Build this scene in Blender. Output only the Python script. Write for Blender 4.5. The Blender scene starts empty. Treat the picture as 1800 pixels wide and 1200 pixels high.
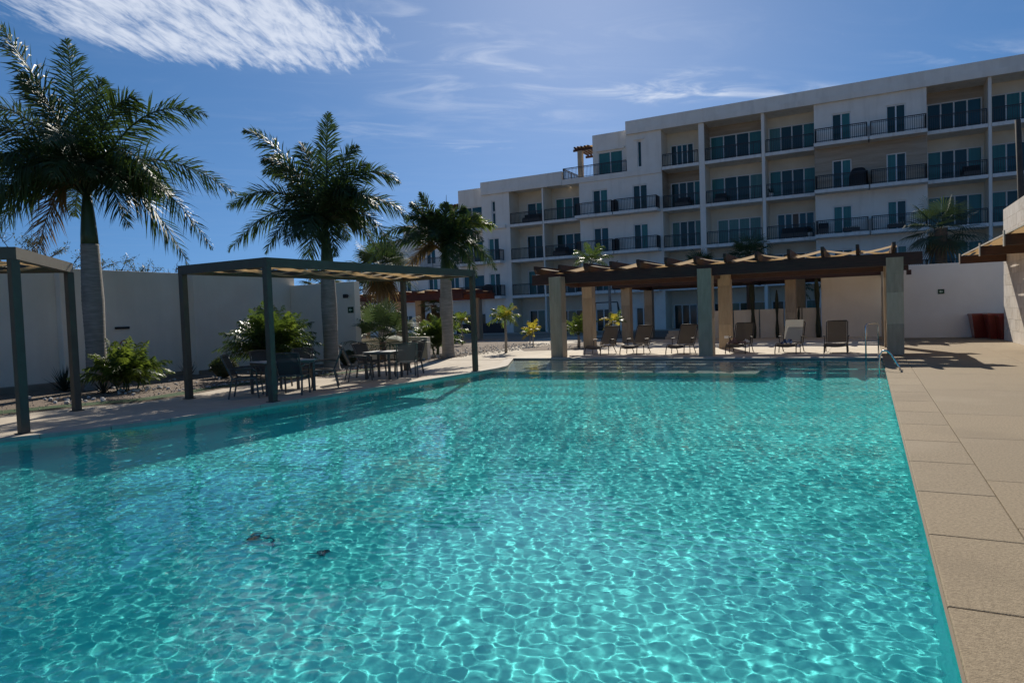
import bpy, math, random
import numpy as np
from mathutils import Vector, Matrix
random.seed(7); rng = np.random.default_rng(11)
sc = bpy.context.scene; COL = sc.collection
R = math.radians; PI = math.pi

# ---------------------------------------------------------------- camera
FPX = 1195.0; H = 1.6; ROLL = .0355
PITCH = math.atan(47 / FPX); YAW = math.atan(628 / FPX)
cam = bpy.data.cameras.new('camera'); cam_o = bpy.data.objects.new('camera', cam); COL.objects.link(cam_o)
cam.sensor_width = 36; cam.lens = FPX / 1800 * 36; cam.clip_start = .05; cam.clip_end = 4000
cam_o.matrix_world = Matrix.Translation((0, 0, H)) @ Matrix.Rotation(YAW, 4, 'Z') @ Matrix.Rotation(PI/2 - PITCH, 4, 'X') @ Matrix.Rotation(-ROLL, 4, 'Z')
sc.camera = cam_o

# ---------------------------------------------------------------- sun, sky, exposure
EL = R(34.5); AZ = R(21.3)
SUN = Vector((-math.sin(AZ)*math.cos(EL), math.cos(AZ)*math.cos(EL), math.sin(EL)))
sun = bpy.data.lights.new('sun', 'SUN'); sun.energy = 2.25; sun.angle = R(.5); sun.color = (1, .93, .82)
sun.cycles.is_caustics_light = True
sun_o = bpy.data.objects.new('sun', sun); COL.objects.link(sun_o); sun_o.rotation_euler = SUN.to_track_quat('Z', 'Y').to_euler()
world = bpy.data.worlds.new('World'); sc.world = world; world.use_nodes = True
def build_sky():
    nt = world.node_tree; N = nt.nodes; L = nt.links; bg = N['Background']
    def M(op, a, b=None, c=None):
        n = N.new('ShaderNodeMath'); n.operation = op
        for i, v in enumerate((a, b, c)):
            if v is None: continue
            if isinstance(v, (int, float)): n.inputs[i].default_value = v
            else: L.new(v, n.inputs[i])
        return n.outputs[0]
    tc = N.new('ShaderNodeTexCoord'); sp = N.new('ShaderNodeSeparateXYZ'); L.new(tc.outputs['Generated'], sp.inputs[0])
    x, y, z = sp.outputs
    cb = N.new('ShaderNodeCombineXYZ'); L.new(x, cb.inputs[0]); L.new(y, cb.inputs[1])
    L.new(M('MULTIPLY_ADD', M('MAXIMUM', z, 0.0), .82, .17), cb.inputs[2])      # look the sky up a little above the hazy band
    nv = N.new('ShaderNodeVectorMath'); nv.operation = 'NORMALIZE'; L.new(cb.outputs[0], nv.inputs[0])
    sky = N.new('ShaderNodeTexSky'); sky.sky_type = 'NISHITA'; sky.sun_disc = False
    sky.sun_elevation = EL; sky.sun_rotation = -AZ; sky.altitude = 1500; sky.air_density = 1.0; sky.dust_density = .6; sky.ozone_density = 5
    L.new(nv.outputs[0], sky.inputs[0])
    hs = N.new('ShaderNodeHueSaturation'); hs.inputs['Saturation'].default_value = 1.15; hs.inputs['Hue'].default_value = .497
    L.new(sky.outputs[0], hs.inputs['Color'])
    # clouds on a flat layer overhead: u,v are positions on that layer
    zz = M('MAXIMUM', z, .04); u = M('DIVIDE', x, zz); v = M('DIVIDE', y, zz)
    s = M('ADD', M('MULTIPLY', u, -.40), M('MULTIPLY', v, .917)); t = M('ADD', M('MULTIPLY', u, .917), M('MULTIPLY', v, .40))
    s2 = M('ADD', M('MULTIPLY', u, .75), M('MULTIPLY', v, .66)); t2 = M('ADD', M('MULTIPLY', u, -.66), M('MULTIPLY', v, .75))
    def noise(su, sv, scale, detail, rough, seed, dist=0.0, alt=False):
        c = N.new('ShaderNodeCombineXYZ'); L.new(M('MULTIPLY', s2 if alt else s, su), c.inputs[0]); L.new(M('MULTIPLY', t2 if alt else t, sv), c.inputs[1]); c.inputs[2].default_value = seed
        n = N.new('ShaderNodeTexNoise'); n.inputs['Scale'].default_value = scale; n.inputs['Detail'].default_value = detail
        n.inputs['Roughness'].default_value = rough; n.inputs['Distortion'].default_value = dist
        L.new(c.outputs[0], n.inputs['Vector']); return n.outputs['Fac']
    def blob(u0, v0, a, b, rot, soft):
        c, sn = math.cos(rot), math.sin(rot)
        du = M('SUBTRACT', u, u0); dv = M('SUBTRACT', v, v0)
        p = M('DIVIDE', M('ADD', M('MULTIPLY', du, c), M('MULTIPLY', dv, sn)), a)
        q = M('DIVIDE', M('SUBTRACT', M('MULTIPLY', dv, c), M('MULTIPLY', du, sn)), b)
        r = M('SQRT', M('ADD', M('MULTIPLY', p, p), M('MULTIPLY', q, q)))
        mr = N.new('ShaderNodeMapRange'); mr.interpolation_type = 'SMOOTHSTEP'
        mr.inputs['From Min'].default_value = 1 - soft; mr.inputs['From Max'].default_value = 1 + soft
        mr.inputs['To Min'].default_value = 1; mr.inputs['To Max'].default_value = 0
        L.new(r, mr.inputs['Value']); return mr.outputs[0]
    def ramp(v, lo, hi, top=1.0):
        mr = N.new('ShaderNodeMapRange'); mr.interpolation_type = 'SMOOTHSTEP'; mr.inputs['From Min'].default_value = lo; mr.inputs['From Max'].default_value = hi
        mr.inputs['To Max'].default_value = top; L.new(v, mr.inputs['Value']); return mr.outputs[0]
    fine = noise(2.2, 7.5, 3.0, 8, .62, 1.3, .4); broad = noise(1.0, 1.6, 2.4, 5, .55, 4.1, .3); wisp = noise(1.3, 2.7, 1.5, 9, .60, 7.7, .9, True)
    core = blob(-1.93, 1.55, .62, .40, 1.10, .38)
    core = M('ADD', core, M('MULTIPLY', M('SUBTRACT', broad, .5), .9))
    dens = M('MULTIPLY', ramp(M('ADD', core, M('MULTIPLY', M('SUBTRACT', fine, .5), 2.3)), .20, 1.4, .80), ramp(core, .02, .45))
    thin = M('ADD', M('MULTIPLY', blob(-1.5, 2.55, .75, .38, 1.35, .8), .55), M('MULTIPLY', blob(-.81, 3.12, .34, .20, .35, .6), 1.25))
    thin = M('ADD', thin, M('MULTIPLY', blob(-2.05, 3.52, .20, .14, .5, .6), 1.2))
    thin = M('ADD', thin, M('MULTIPLY', blob(-.36, 3.45, .45, .09, .6, .8), .9))
    thin = M('ADD', thin, M('MULTIPLY', blob(.37, 3.38, .28, .10, .5, .8), .6))
    thin = M('ADD', thin, M('MULTIPLY', blob(-1.1, 1.9, .7, .35, 1.0, .9), .45))
    thin = M('ADD', thin, M('MULTIPLY', blob(-2.3, 2.95, .45, .2, 1.1, .8), .3))
    thin = M('ADD', thin, .05)
    haze = M('MULTIPLY', blob(-1.0, 2.3, 1.1, .75, 1.2, .9), .06)
    veil = M('MULTIPLY', thin, ramp(wisp, .42, .80, 1.0))
    dens = M('MAXIMUM', dens, M('ADD', haze, M('MULTIPLY', veil, .62)))
    dens = M('MULTIPLY', dens, ramp(z, .03, .14))
    mix = N.new('ShaderNodeMix'); mix.data_type = 'RGBA'; L.new(M('MINIMUM', dens, .93), mix.inputs['Factor'])
    L.new(hs.outputs[0], mix.inputs['A']); mix.inputs['B'].default_value = (9.0, 9.6, 10.8, 1)
    L.new(mix.outputs['Result'], bg.inputs['Color']); bg.inputs['Strength'].default_value = .0375
build_sky()
sc.view_settings.view_transform = 'Standard'; sc.view_settings.look = 'None'; sc.view_settings.gamma = 1
sc.view_settings.exposure = 1.25; sc.view_settings.use_curve_mapping = False
sc.cycles.use_denoising = True; sc.cycles.sample_clamp_indirect = 4; sc.cycles.max_bounces = 10; sc.cycles.transmission_bounces = 8
sc.cycles.transparent_max_bounces = 16; sc.cycles.blur_glossy = .4

# ---------------------------------------------------------------- helpers
class MB:
    def __init__(s): s.v = []; s.f = []; s.smooth = False
    def box(s, x0, x1, y0, y1, z0, z1):
        n = len(s.v); s.v += [(x0,y0,z0),(x1,y0,z0),(x1,y1,z0),(x0,y1,z0),(x0,y0,z1),(x1,y0,z1),(x1,y1,z1),(x0,y1,z1)]
        s.f += [tuple(n+i for i in q) for q in ((0,3,2,1),(4,5,6,7),(0,1,5,4),(1,2,6,5),(2,3,7,6),(3,0,4,7))]; return s
    def bar(s, a, b, w, h, up=(0,0,1)):
        """rectangular bar from a to b, w wide, h tall"""
        a = Vector(a); b = Vector(b); d = (b-a).normalized(); u = Vector(up)
        if abs(d.dot(u)) > .98: u = Vector((0,1,0))
        sd = d.cross(u).normalized(); u = sd.cross(d); n = len(s.v)
        for p in (a, b):
            for i, j in ((-1,-1),(1,-1),(1,1),(-1,1)): s.v.append(tuple(p + sd*(w/2*i) + u*(h/2*j)))
        s.f += [tuple(n+i for i in q) for q in ((0,1,2,3),(4,7,6,5),(0,4,5,1),(1,5,6,2),(2,6,7,3),(3,7,4,0))]; return s
    def tube(s, pts, r, k=8, cap=True):
        pts = [Vector(p) for p in pts]; rr = r if isinstance(r, (list, tuple)) else [r]*len(pts); n0 = len(s.v); ref = None
        for i, p in enumerate(pts):
            d = (pts[min(i+1, len(pts)-1)] - pts[max(i-1, 0)]).normalized()
            if ref is None: ref = Vector((0,0,1)) if abs(d.z) < .9 else Vector((1,0,0))
            a = d.cross(ref).normalized(); b = a.cross(d).normalized(); ref = b if abs(d.dot(b)) < .5 else ref
            for j in range(k):
                t = 2*PI*j/k; s.v.append(tuple(p + a*math.cos(t)*rr[i] + b*math.sin(t)*rr[i]))
        for i in range(len(pts)-1):
            for j in range(k):
                q = n0+i*k; s.f.append((q+j, q+(j+1) % k, q+k+(j+1) % k, q+k+j))
        if cap: s.f += [tuple(n0+j for j in range(k))[::-1], tuple(n0+(len(pts)-1)*k+j for j in range(k))]
        return s
    def quad(s, *p): n = len(s.v); s.v += [tuple(q) for q in p]; s.f.append(tuple(range(n, n+len(p)))); return s
    def grid(s, fn, nu, nv):
        n = len(s.v)
        for i in range(nu+1):
            for j in range(nv+1): s.v.append(tuple(fn(i/nu, j/nv)))
        for i in range(nu):
            for j in range(nv): a = n+i*(nv+1)+j; s.f.append((a, a+nv+1, a+nv+2, a+1))
        return s
    def prism(s, poly, z0, z1):
        n = len(s.v); k = len(poly); s.v += [(x, y, z0) for x, y in poly] + [(x, y, z1) for x, y in poly]
        s.f.append(tuple(range(n+k-1, n-1, -1))); s.f.append(tuple(range(n+k, n+2*k)))
        s.f += [(n+i, n+(i+1) % k, n+k+(i+1) % k, n+k+i) for i in range(k)]; return s
    def build(s, name, m, parent=None, smooth=False, bevel=0, label=None, kind=None):
        me = bpy.data.meshes.new(name); me.from_pydata(s.v, [], s.f); me.materials.append(m)
        if smooth: me.polygons.foreach_set('use_smooth', [True]*len(me.polygons))
        o = bpy.data.objects.new(name, me); COL.objects.link(o); o.parent = parent
        if bevel:
            b = o.modifiers.new('bevel', 'BEVEL'); b.width = bevel; b.segments = 2; b.limit_method = 'ANGLE'
        if label: o['label'] = label
        if kind: o['kind'] = kind
        return o
def tag(o, label=None, cat=None, group=None, kind=None):
    if label: o['label'] = label
    if cat: o['category'] = cat
    if group: o['group'] = group
    if kind: o['kind'] = kind
    return o
def empty(name, loc=(0,0,0), rz=0, label=None, cat=None, group=None):
    o = bpy.data.objects.new(name, None); COL.objects.link(o); o.location = loc; o.rotation_euler = (0,0,rz); o.empty_display_size = .1
    return tag(o, label, cat, group)
def copy_tree(o, parent=None):
    c = o.copy(); COL.objects.link(c); c.parent = parent
    for ch in list(o.children): copy_tree(ch, c)
    return c

# ---------------------------------------------------------------- materials
def mat(name, c1, c2=None, scale=3, rough=.8, bump=0, bscale=40, metal=0, spec=.5, detail=6, stretch=(1,1,1), lo=.35, hi=.65, c3=None, s3=.4, coat=0, st3=None):
    m = bpy.data.materials.new(name); m.use_nodes = True; nt = m.node_tree; N = nt.nodes; L = nt.links; b = N['Principled BSDF']
    b.inputs['Roughness'].default_value = rough; b.inputs['Metallic'].default_value = metal; b.inputs['Specular IOR Level'].default_value = spec
    b.inputs['Coat Weight'].default_value = coat
    tc = N.new('ShaderNodeTexCoord'); mp = N.new('ShaderNodeMapping'); mp.inputs['Scale'].default_value = stretch; L.new(tc.outputs['Object'], mp.inputs[0])
    if c2 is None: b.inputs['Base Color'].default_value = (*c1, 1)
    else:
        n = N.new('ShaderNodeTexNoise'); n.inputs['Scale'].default_value = scale; n.inputs['Detail'].default_value = detail; n.inputs['Roughness'].default_value = .6
        L.new(mp.outputs[0], n.inputs['Vector'])
        r = N.new('ShaderNodeValToRGB'); r.color_ramp.elements[0].position = lo; r.color_ramp.elements[1].position = hi
        r.color_ramp.elements[0].color = (*c1, 1); r.color_ramp.elements[1].color = (*c2, 1); L.new(n.outputs['Fac'], r.inputs[0]); out = r.outputs[0]
        if c3 is not None:
            n2 = N.new('ShaderNodeTexNoise'); n2.inputs['Scale'].default_value = s3; n2.inputs['Detail'].default_value = 6; m3 = N.new('ShaderNodeMapping'); m3.inputs['Scale'].default_value = st3 or (1,1,1); L.new(tc.outputs['Object'], m3.inputs[0]); L.new(m3.outputs[0], n2.inputs['Vector'])
            r2 = N.new('ShaderNodeValToRGB'); r2.color_ramp.elements[0].position = .52; r2.color_ramp.elements[1].position = .72
            r2.color_ramp.elements[0].color = (0,0,0,1); r2.color_ramp.elements[1].color = (.7,.7,.7,1); L.new(n2.outputs['Fac'], r2.inputs[0])
            mx = N.new('ShaderNodeMix'); mx.data_type = 'RGBA'; L.new(r2.outputs[0], mx.inputs['Factor']); L.new(out, mx.inputs['A']); mx.inputs['B'].default_value = (*c3, 1); out = mx.outputs['Result']
        L.new(out, b.inputs['Base Color'])
    if bump:
        n = N.new('ShaderNodeTexNoise'); n.inputs['Scale'].default_value = bscale; n.inputs['Detail'].default_value = 5; L.new(mp.outputs[0], n.inputs['Vector'])
        bp = N.new('ShaderNodeBump'); bp.inputs['Strength'].default_value = bump; bp.inputs['Distance'].default_value = .01
        L.new(n.outputs['Fac'], bp.inputs['Height']); L.new(bp.outputs[0], b.inputs['Normal'])
    return m
def leafmat(name, c1, c2, trans=.35, rough=.38, tcol=None):
    m = mat(name, c1, c2, scale=1.3, rough=rough, spec=.5, detail=3, lo=.3, hi=.7); nt = m.node_tree; N = nt.nodes; L = nt.links
    b = N['Principled BSDF']; t = N.new('ShaderNodeBsdfTranslucent'); t.inputs[0].default_value = (*(tcol or (c2[0]*2.2, c2[1]*2.2, c2[2]*1.2)), 1)
    mx = N.new('ShaderNodeMixShader'); mx.inputs[0].default_value = trans; o = N['Material Output']
    L.new(b.outputs[0], mx.inputs[1]); L.new(t.outputs[0], mx.inputs[2]); L.new(mx.outputs[0], o.inputs[0]); return m
def clothmat(name, c1, c2, trans=.5, tcol=(.5,.34,.18), see=0.0):
    m = leafmat(name, c1, c2, trans, .9, tcol)
    if see:
        nt = m.node_tree; N = nt.nodes; L = nt.links; o = N['Material Output']; src = o.inputs[0].links[0].from_socket
        t = N.new('ShaderNodeBsdfTransparent'); mx = N.new('ShaderNodeMixShader'); mx.inputs[0].default_value = see
        L.new(src, mx.inputs[1]); L.new(t.outputs[0], mx.inputs[2]); L.new(mx.outputs[0], o.inputs[0])
    return m
MT = {}
MT['white'] = mat('white_stucco', (.84,.785,.695), (.90,.85,.765), 1.2, .9, .25, 60, c3=(.72,.67,.59), s3=.9, st3=(2.2,2.2,.3))
MT['wall_l'] = mat('garden_wall_paint', (.77,.69,.575), (.84,.765,.65), .8, .92, .3, 45, c3=(.69,.62,.515), s3=.7, st3=(1.6,1.6,.28))
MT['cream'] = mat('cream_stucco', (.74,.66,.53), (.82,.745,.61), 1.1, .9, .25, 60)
MT['slab'] = mat('concrete_slab_edge', (.80,.775,.72), (.87,.845,.79), 1.6, .85, .1, 40, c3=(.62,.585,.52), s3=1.2, st3=(3,3,.5))
MT['trav'] = mat('travertine_cladding', (.30,.235,.165), (.50,.41,.31), .9, .6, .1, 30, stretch=(.5,.5,5), detail=8, lo=.3, hi=.7)
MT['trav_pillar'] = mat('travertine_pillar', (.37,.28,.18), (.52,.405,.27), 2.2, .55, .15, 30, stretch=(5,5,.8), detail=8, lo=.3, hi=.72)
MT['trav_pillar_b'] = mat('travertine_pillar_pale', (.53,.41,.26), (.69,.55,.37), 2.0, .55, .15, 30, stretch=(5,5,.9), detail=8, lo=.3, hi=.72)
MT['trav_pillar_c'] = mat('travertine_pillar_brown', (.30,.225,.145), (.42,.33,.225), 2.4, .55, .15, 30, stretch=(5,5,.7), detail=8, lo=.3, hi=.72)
MT['stone_a'] = mat('stone_tile_pale', (.60,.53,.44), (.78,.72,.63), 2.0, .55, .1, 30, stretch=(1,4,1.2), detail=8)
MT['stone_b'] = mat('stone_tile_grey', (.54,.475,.39), (.72,.66,.57), 2.0, .55, .1, 30, stretch=(1,1.2,4), detail=8)
MT['stone_c'] = mat('stone_tile_light', (.64,.57,.48), (.82,.76,.67), 2.3, .55, .1, 30, stretch=(1,3,1), detail=8)
MT['frame'] = mat('white_window_frame', (.80,.79,.76), rough=.45)
MT['iron'] = mat('dark_iron', (.022,.023,.026), (.035,.036,.04), 6, .5)
MT['glass_a'] = mat('tinted_glass_dark', (.014,.040,.040), (.022,.058,.055), .5, .06, spec=.45)
MT['glass_b'] = mat('tinted_glass_teal', (.035,.15,.14), (.05,.20,.185), 1.2, .12, spec=.45, stretch=(8,1,.2))
MT['glass_c'] = mat('tinted_glass_curtain', (.08,.19,.175), (.14,.27,.245), 3, .2, spec=.4, stretch=(9,1,.15))
MT['glass_d'] = mat('tinted_glass_blue', (.014,.065,.08), (.022,.10,.12), .8, .06, spec=.45)
MT['curtain'] = mat('taupe_curtain', (.14,.12,.10), (.20,.17,.145), 3, .9, stretch=(12,1,.1))
MT['dark'] = mat('dark_interior', (.02,.02,.022))
MT['deck'] = mat('pool_deck_concrete', (.215,.16,.092), (.345,.265,.163), 46, .88, .5, 120, c3=(.20,.15,.088), s3=.6, detail=10)
MT['deck_b'] = mat('pool_deck_concrete_worn', (.20,.15,.087), (.325,.25,.155), 46, .88, .5, 120, c3=(.33,.26,.17), s3=.9, detail=10)
MT['deck_c'] = mat('pool_deck_concrete_light', (.23,.172,.10), (.36,.28,.175), 46, .88, .5, 120, c3=(.215,.163,.10), s3=.7, detail=10)
MT['joint'] = mat('joint_mortar', (.20,.155,.105))
MT['path'] = mat('garden_path_concrete', (.46,.395,.305), (.56,.485,.385), 3, .9, .3, 90, c3=(.40,.34,.265), s3=.5)
MT['pale'] = mat('pale_court_paving', (.54,.475,.375), (.63,.56,.455), 3, .9, .3, 90, c3=(.47,.41,.325), s3=.6)
MT['gravel'] = mat('gravel_soil', (.10,.072,.05), (.25,.19,.14), 22, .95, .9, 60, c3=(.14,.105,.075), s3=1.1, detail=8)
MT['turf'] = mat('green_turf', (.018,.045,.012), (.04,.09,.022), 18, .95, .8, 90)
MT['ground'] = mat('dry_ground', (.22,.18,.13), (.30,.25,.19), .4, .95)
MT['pool'] = mat('turquoise_pool_plaster', (.052,.66,.645), (.068,.73,.71), 1.2, .7, c3=(.05,.61,.61), s3=.5)
MT['shelf'] = mat('pale_shelf_stone', (.44,.53,.47), (.52,.61,.54), 2, .7)
MT['mosaic'] = mat('mosaic_tile', (.03,.075,.055), (.14,.20,.15), 60, .3, detail=2)
MT['coping'] = mat('coping_stone', (.44,.385,.31), (.52,.46,.38), 5, .85, .3, 90)
MT['wood'] = mat('reddish_brown_timber', (.038,.015,.009), (.068,.026,.015), 3, .62, .2, 40, stretch=(1,1,8))
MT['wood_r'] = mat('red_timber', (.10,.026,.014), (.15,.04,.022), 3, .65, .2, 40)
MT['olive'] = mat('olive_grey_steel', (.082,.068,.048), (.10,.085,.062), 4, .55)
MT['shade'] = clothmat('tan_shade_cloth', (.37,.255,.14), (.44,.31,.175), .5, (.56,.37,.18))
MT['shade_p'] = clothmat('pale_shade_cloth', (.52,.43,.31), (.60,.50,.37), .5, (.66,.50,.32))
MT['sling'] = clothmat('brown_sling_mesh', (.10,.085,.065), (.125,.105,.08), .07, (.18,.14,.10), .05)
MT['sling_l'] = clothmat('pale_towel', (.50,.47,.41), (.58,.55,.48), .3, (.5,.47,.4))
MT['sling_d'] = clothmat('charcoal_sling_mesh', (.035,.04,.045), (.05,.055,.06), .15, (.06,.065,.07), .08)
MT['frame_d'] = mat('dark_bronze_frame', (.035,.028,.024), (.05,.04,.034), 5, .4, metal=.3)
MT['chair_f'] = mat('grey_taupe_frame', (.075,.07,.062), (.095,.088,.078), 5, .5)
MT['steel'] = mat('stainless_steel', (.62,.62,.60), rough=.18, metal=1)
MT['red'] = mat('glossy_red_planter', (.165,.016,.011), (.21,.022,.015), 2, .32, coat=.3)
MT['soil'] = mat('dark_soil', (.03,.02,.014), (.05,.035,.025), 12, .95)
MT['bark'] = mat('grey_palm_trunk', (.21,.195,.17), (.33,.305,.27), 3, .9, .5, 25, stretch=(1,1,9), c3=(.15,.14,.12), s3=2)
MT['bark_d'] = mat('brown_fan_palm_trunk', (.10,.075,.055), (.18,.135,.10), 5, .95, .7, 25, stretch=(1,1,6))
MT['shaft'] = mat('green_crownshaft', (.025,.055,.022), (.045,.085,.035), 2, .45, stretch=(1,1,.5))
MT['leaf'] = leafmat('royal_palm_leaf', (.026,.052,.020), (.050,.090,.032), .20, .5, (.10,.17,.03))
MT['leaf_l'] = leafmat('young_palm_leaf', (.035,.068,.015), (.075,.12,.022), .38, .45, (.22,.30,.04))
MT['leaf_d'] = leafmat('dark_areca_leaf', (.022,.045,.014), (.05,.09,.022), .28, .35, (.14,.22,.03))
MT['leaf_y'] = leafmat('yellowing_leaf', (.16,.16,.02), (.26,.24,.03), .5, .4, (.55,.46,.05))
MT['leaf_b'] = leafmat('dry_brown_frond', (.11,.075,.03), (.19,.13,.055), .3, .6, (.30,.20,.07))
MT['fan'] = leafmat('fan_palm_leaf', (.030,.055,.024), (.055,.092,.034), .13, .68, (.14,.22,.06))
MT['cactus'] = mat('cactus_skin', (.022,.03,.018), (.04,.05,.03), 9, .8, .4, 50)
MT['tree'] = leafmat('dry_tree_leaf', (.03,.045,.018), (.06,.075,.03), .25, .5)
MT['twig'] = mat('dark_twig', (.06,.05,.04), (.09,.075,.06), 5, .9)
MT['rock_w'] = mat('white_rock', (.50,.48,.44), (.66,.64,.60), 6, .85, .3, 30)
MT['black'] = mat('matte_black', (.012,.012,.013), rough=.6)
MT['plinth'] = mat('dark_brown_plinth', (.030,.018,.018), (.04,.025,.024), 3, .6)
MT['sign_g'] = mat('sign_green', (.01,.05,.018), rough=.5)
MT['sign_w'] = mat('sign_pale_print', (.62,.75,.60), rough=.6)
MT['red_p'] = mat('red_print', (.28,.03,.03), rough=.7)
MT['grey_p'] = mat('grey_print', (.13,.13,.13), rough=.7)
MT['cloth_b'] = mat('navy_blue_cloth', (.02,.03,.08), (.30,.36,.48), 7, .9, detail=2, lo=.45, hi=.55)
MT['cloth_p'] = mat('mauve_brown_cloth', (.13,.07,.06), (.26,.17,.15), 6, .9, detail=2)
MT['cloth_w'] = mat('white_cloth', (.66,.64,.60), (.74,.72,.68), 5, .9)
MT['ac'] = mat('grey_metal_box', (.30,.31,.31), (.36,.37,.37), 4, .6)

# ---------------------------------------------------------------- ground, basin, deck
SLOPE = .285; PX = .35; WZ = -.055; DZ = -1.15; YN = 0.5; YF = 22.1
EY = [-2, 1, 3, 5.46, 6.39, 7.96, 10, 12, 14, 17, 18.0, 18.9, 22.1]
EX = [-13.6, -13.1, -12.5, -11.73, -11.25, -10.8, -10.62, -10.42, -10.25, -10.05, -10.03, -10.15, -11.6]
def xl(y): return float(np.interp(y, EY, EX))
HX0, HX1 = -15.2, PX           # opening in the ground sheet that the terrace and the basin fill
g = MB(); Z0 = -.03; FAR = 1500
for x0, x1, y0, y1 in ((-FAR, HX0, -FAR, FAR), (HX1, FAR, -FAR, FAR), (HX0, HX1, -FAR, YN), (HX0, HX1, YF, FAR)):
    g.quad((x0,y0,Z0), (x1,y0,Z0), (x1,y1,Z0), (x0,y1,Z0))
tag(g.build('ground', MT['ground']), kind='structure')
# basin
ys = list(np.linspace(YN, YF, 61))
b = MB()
for a, c in zip(ys[:-1], ys[1:]):
    b.quad((xl(a), a, DZ), (PX, a, DZ), (PX, c, DZ), (xl(c), c, DZ))
floor_o = tag(b.build('pool_floor', MT['pool']), kind='structure')
b = MB()
for a, c in zip(ys[:-1], ys[1:]): b.quad((xl(c), c, DZ), (xl(c), c, -.03), (xl(a), a, -.03), (xl(a), a, DZ))
b.quad((PX,YN,DZ), (PX,YN,-.035), (PX,YF,-.035), (PX,YF,DZ)); b.quad((xl(YF),YF,DZ), (PX,YF,DZ), (PX,YF,-.035), (xl(YF),YF,-.035)); b.quad((xl(YN),YN,DZ), (xl(YN),YN,-.03), (PX,YN,-.03), (PX,YN,DZ))
wall_o = tag(b.build('pool_wall', MT['pool']), kind='structure')
# shallow shelf along the far side (left two thirds)
b = MB(); SY = 17.7; ysh = list(np.linspace(SY, YF-.004, 12)); SZ = -.30
def sx1(y): return -2.5
for a, c in zip(ysh[:-1], ysh[1:]): b.quad((xl(a)+.004,a,SZ), (sx1(a),a,SZ), (sx1(c),c,SZ), (xl(c)+.004,c,SZ))
b.quad((xl(SY)+.004,SY,DZ+.004), (-2.5,SY,DZ+.004), (-2.5,SY,SZ), (xl(SY)+.004,SY,SZ)); b.quad((-2.5,SY,DZ+.004), (-2.5,YF-.004,DZ+.004), (-2.5,YF-.004,SZ), (-2.5,SY,SZ))
shelf_o = tag(b.build('pool_shelf', MT['shelf']), kind='structure')
# steps right of the shelf, into the deep water
b = MB()
for i in range(4): b.box(-2.496+.01*i, PX-.004, YF-.35*(4-i), YF-.35*(3-i)-.002 if i < 3 else YF-.004, DZ+.004, SZ-.24*(3-i)-.05)
step_o = tag(b.build('pool_steps', MT['pool']), kind='structure')
# mosaic band under the far coping
b = MB(); b.box(-11.55, PX-.006, YF-.014, YF-.004, -.28, -.045); band_o = tag(b.build('mosaic_band', MT['mosaic']), kind='structure')
for o in (floor_o, wall_o, shelf_o, step_o, band_o): o.cycles.is_caustics_receiver = True

# water surface: waves as real geometry
def make_water():
    yy = [YN+.01]
    while yy[-1] < YF-.03:
        t = yy[-1]; yy.append(t+(.0118 if t < 5.5 else min(.036, .0118+(t-5.5)*.0022)))
    yy[-1] = YF-.016; yy = np.array(yy); nx = 980; uu = 1-(1-np.linspace(0, 1, nx))**1.3
    L0 = np.array([xl(t) for t in yy])+.002; X = L0[:,None] + (PX-.003-L0)[:,None]*uu[None]; Y = np.repeat(yy[:,None], nx, 1)
    Z = np.zeros_like(X)
    for i in range(96):
        lam = float(math.exp(rng.uniform(math.log(.056), math.log(.175)))) if i < 84 else float(rng.uniform(.7, 1.8))
        k = 2*PI/lam; th = rng.uniform(0, 2*PI) if rng.random() < .6 else rng.normal(1.25, .5)
        sl = SLOPE/k if i < 84 else .006; ph = rng.uniform(0, 2*PI)
        # short ripples fade with distance where the grid gets coarser
        w = 1 if lam > .14 else np.clip(1.25-(Y-5)/12*(.14-lam)/.045, .0, 1)
        Z += w*sl/k*np.sin(k*(X*math.cos(th)+Y*math.sin(th))+ph)
    # the breeze leaves some patches calmer than others
    E = .88+.26*np.sin(X*.55+Y*.31+1)*np.sin(Y*.42-X*.2+2)
    Z *= E
    n, m_ = X.shape; v = np.stack([X.ravel(), Y.ravel(), (Z+WZ).ravel()], 1)
    i = (np.arange(n-1)[:,None]*m_ + np.arange(m_-1)[None]).ravel(); f = np.stack([i, i+1, i+m_+1, i+m_], 1)
    me = bpy.data.meshes.new('pool_water'); me.vertices.add(len(v)); me.vertices.foreach_set('co', v.ravel())
    me.loops.add(f.size); me.loops.foreach_set('vertex_index', f.ravel().astype(np.int32)); me.polygons.add(len(f))
    me.polygons.foreach_set('loop_start', np.arange(0, f.size, 4, dtype=np.int32)); me.polygons.foreach_set('use_smooth', [True]*len(f)); me.update(); me.validate()
    m = bpy.data.materials.new('pool_water'); m.use_nodes = True; nt = m.node_tree; nt.nodes.clear()
    gl = nt.nodes.new('ShaderNodeBsdfGlass'); gl.inputs['IOR'].default_value = 1.33; gl.inputs['Roughness'].default_value = 0; gl.inputs['Color'].default_value = (1,1,1,1)
    o = nt.nodes.new('ShaderNodeOutputMaterial'); nt.links.new(gl.outputs[0], o.inputs[0]); me.materials.append(m)
    w = bpy.data.objects.new('pool_water', me); COL.objects.link(w); w.cycles.is_caustics_caster = True; return tag(w, kind='structure')
make_water()

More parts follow.
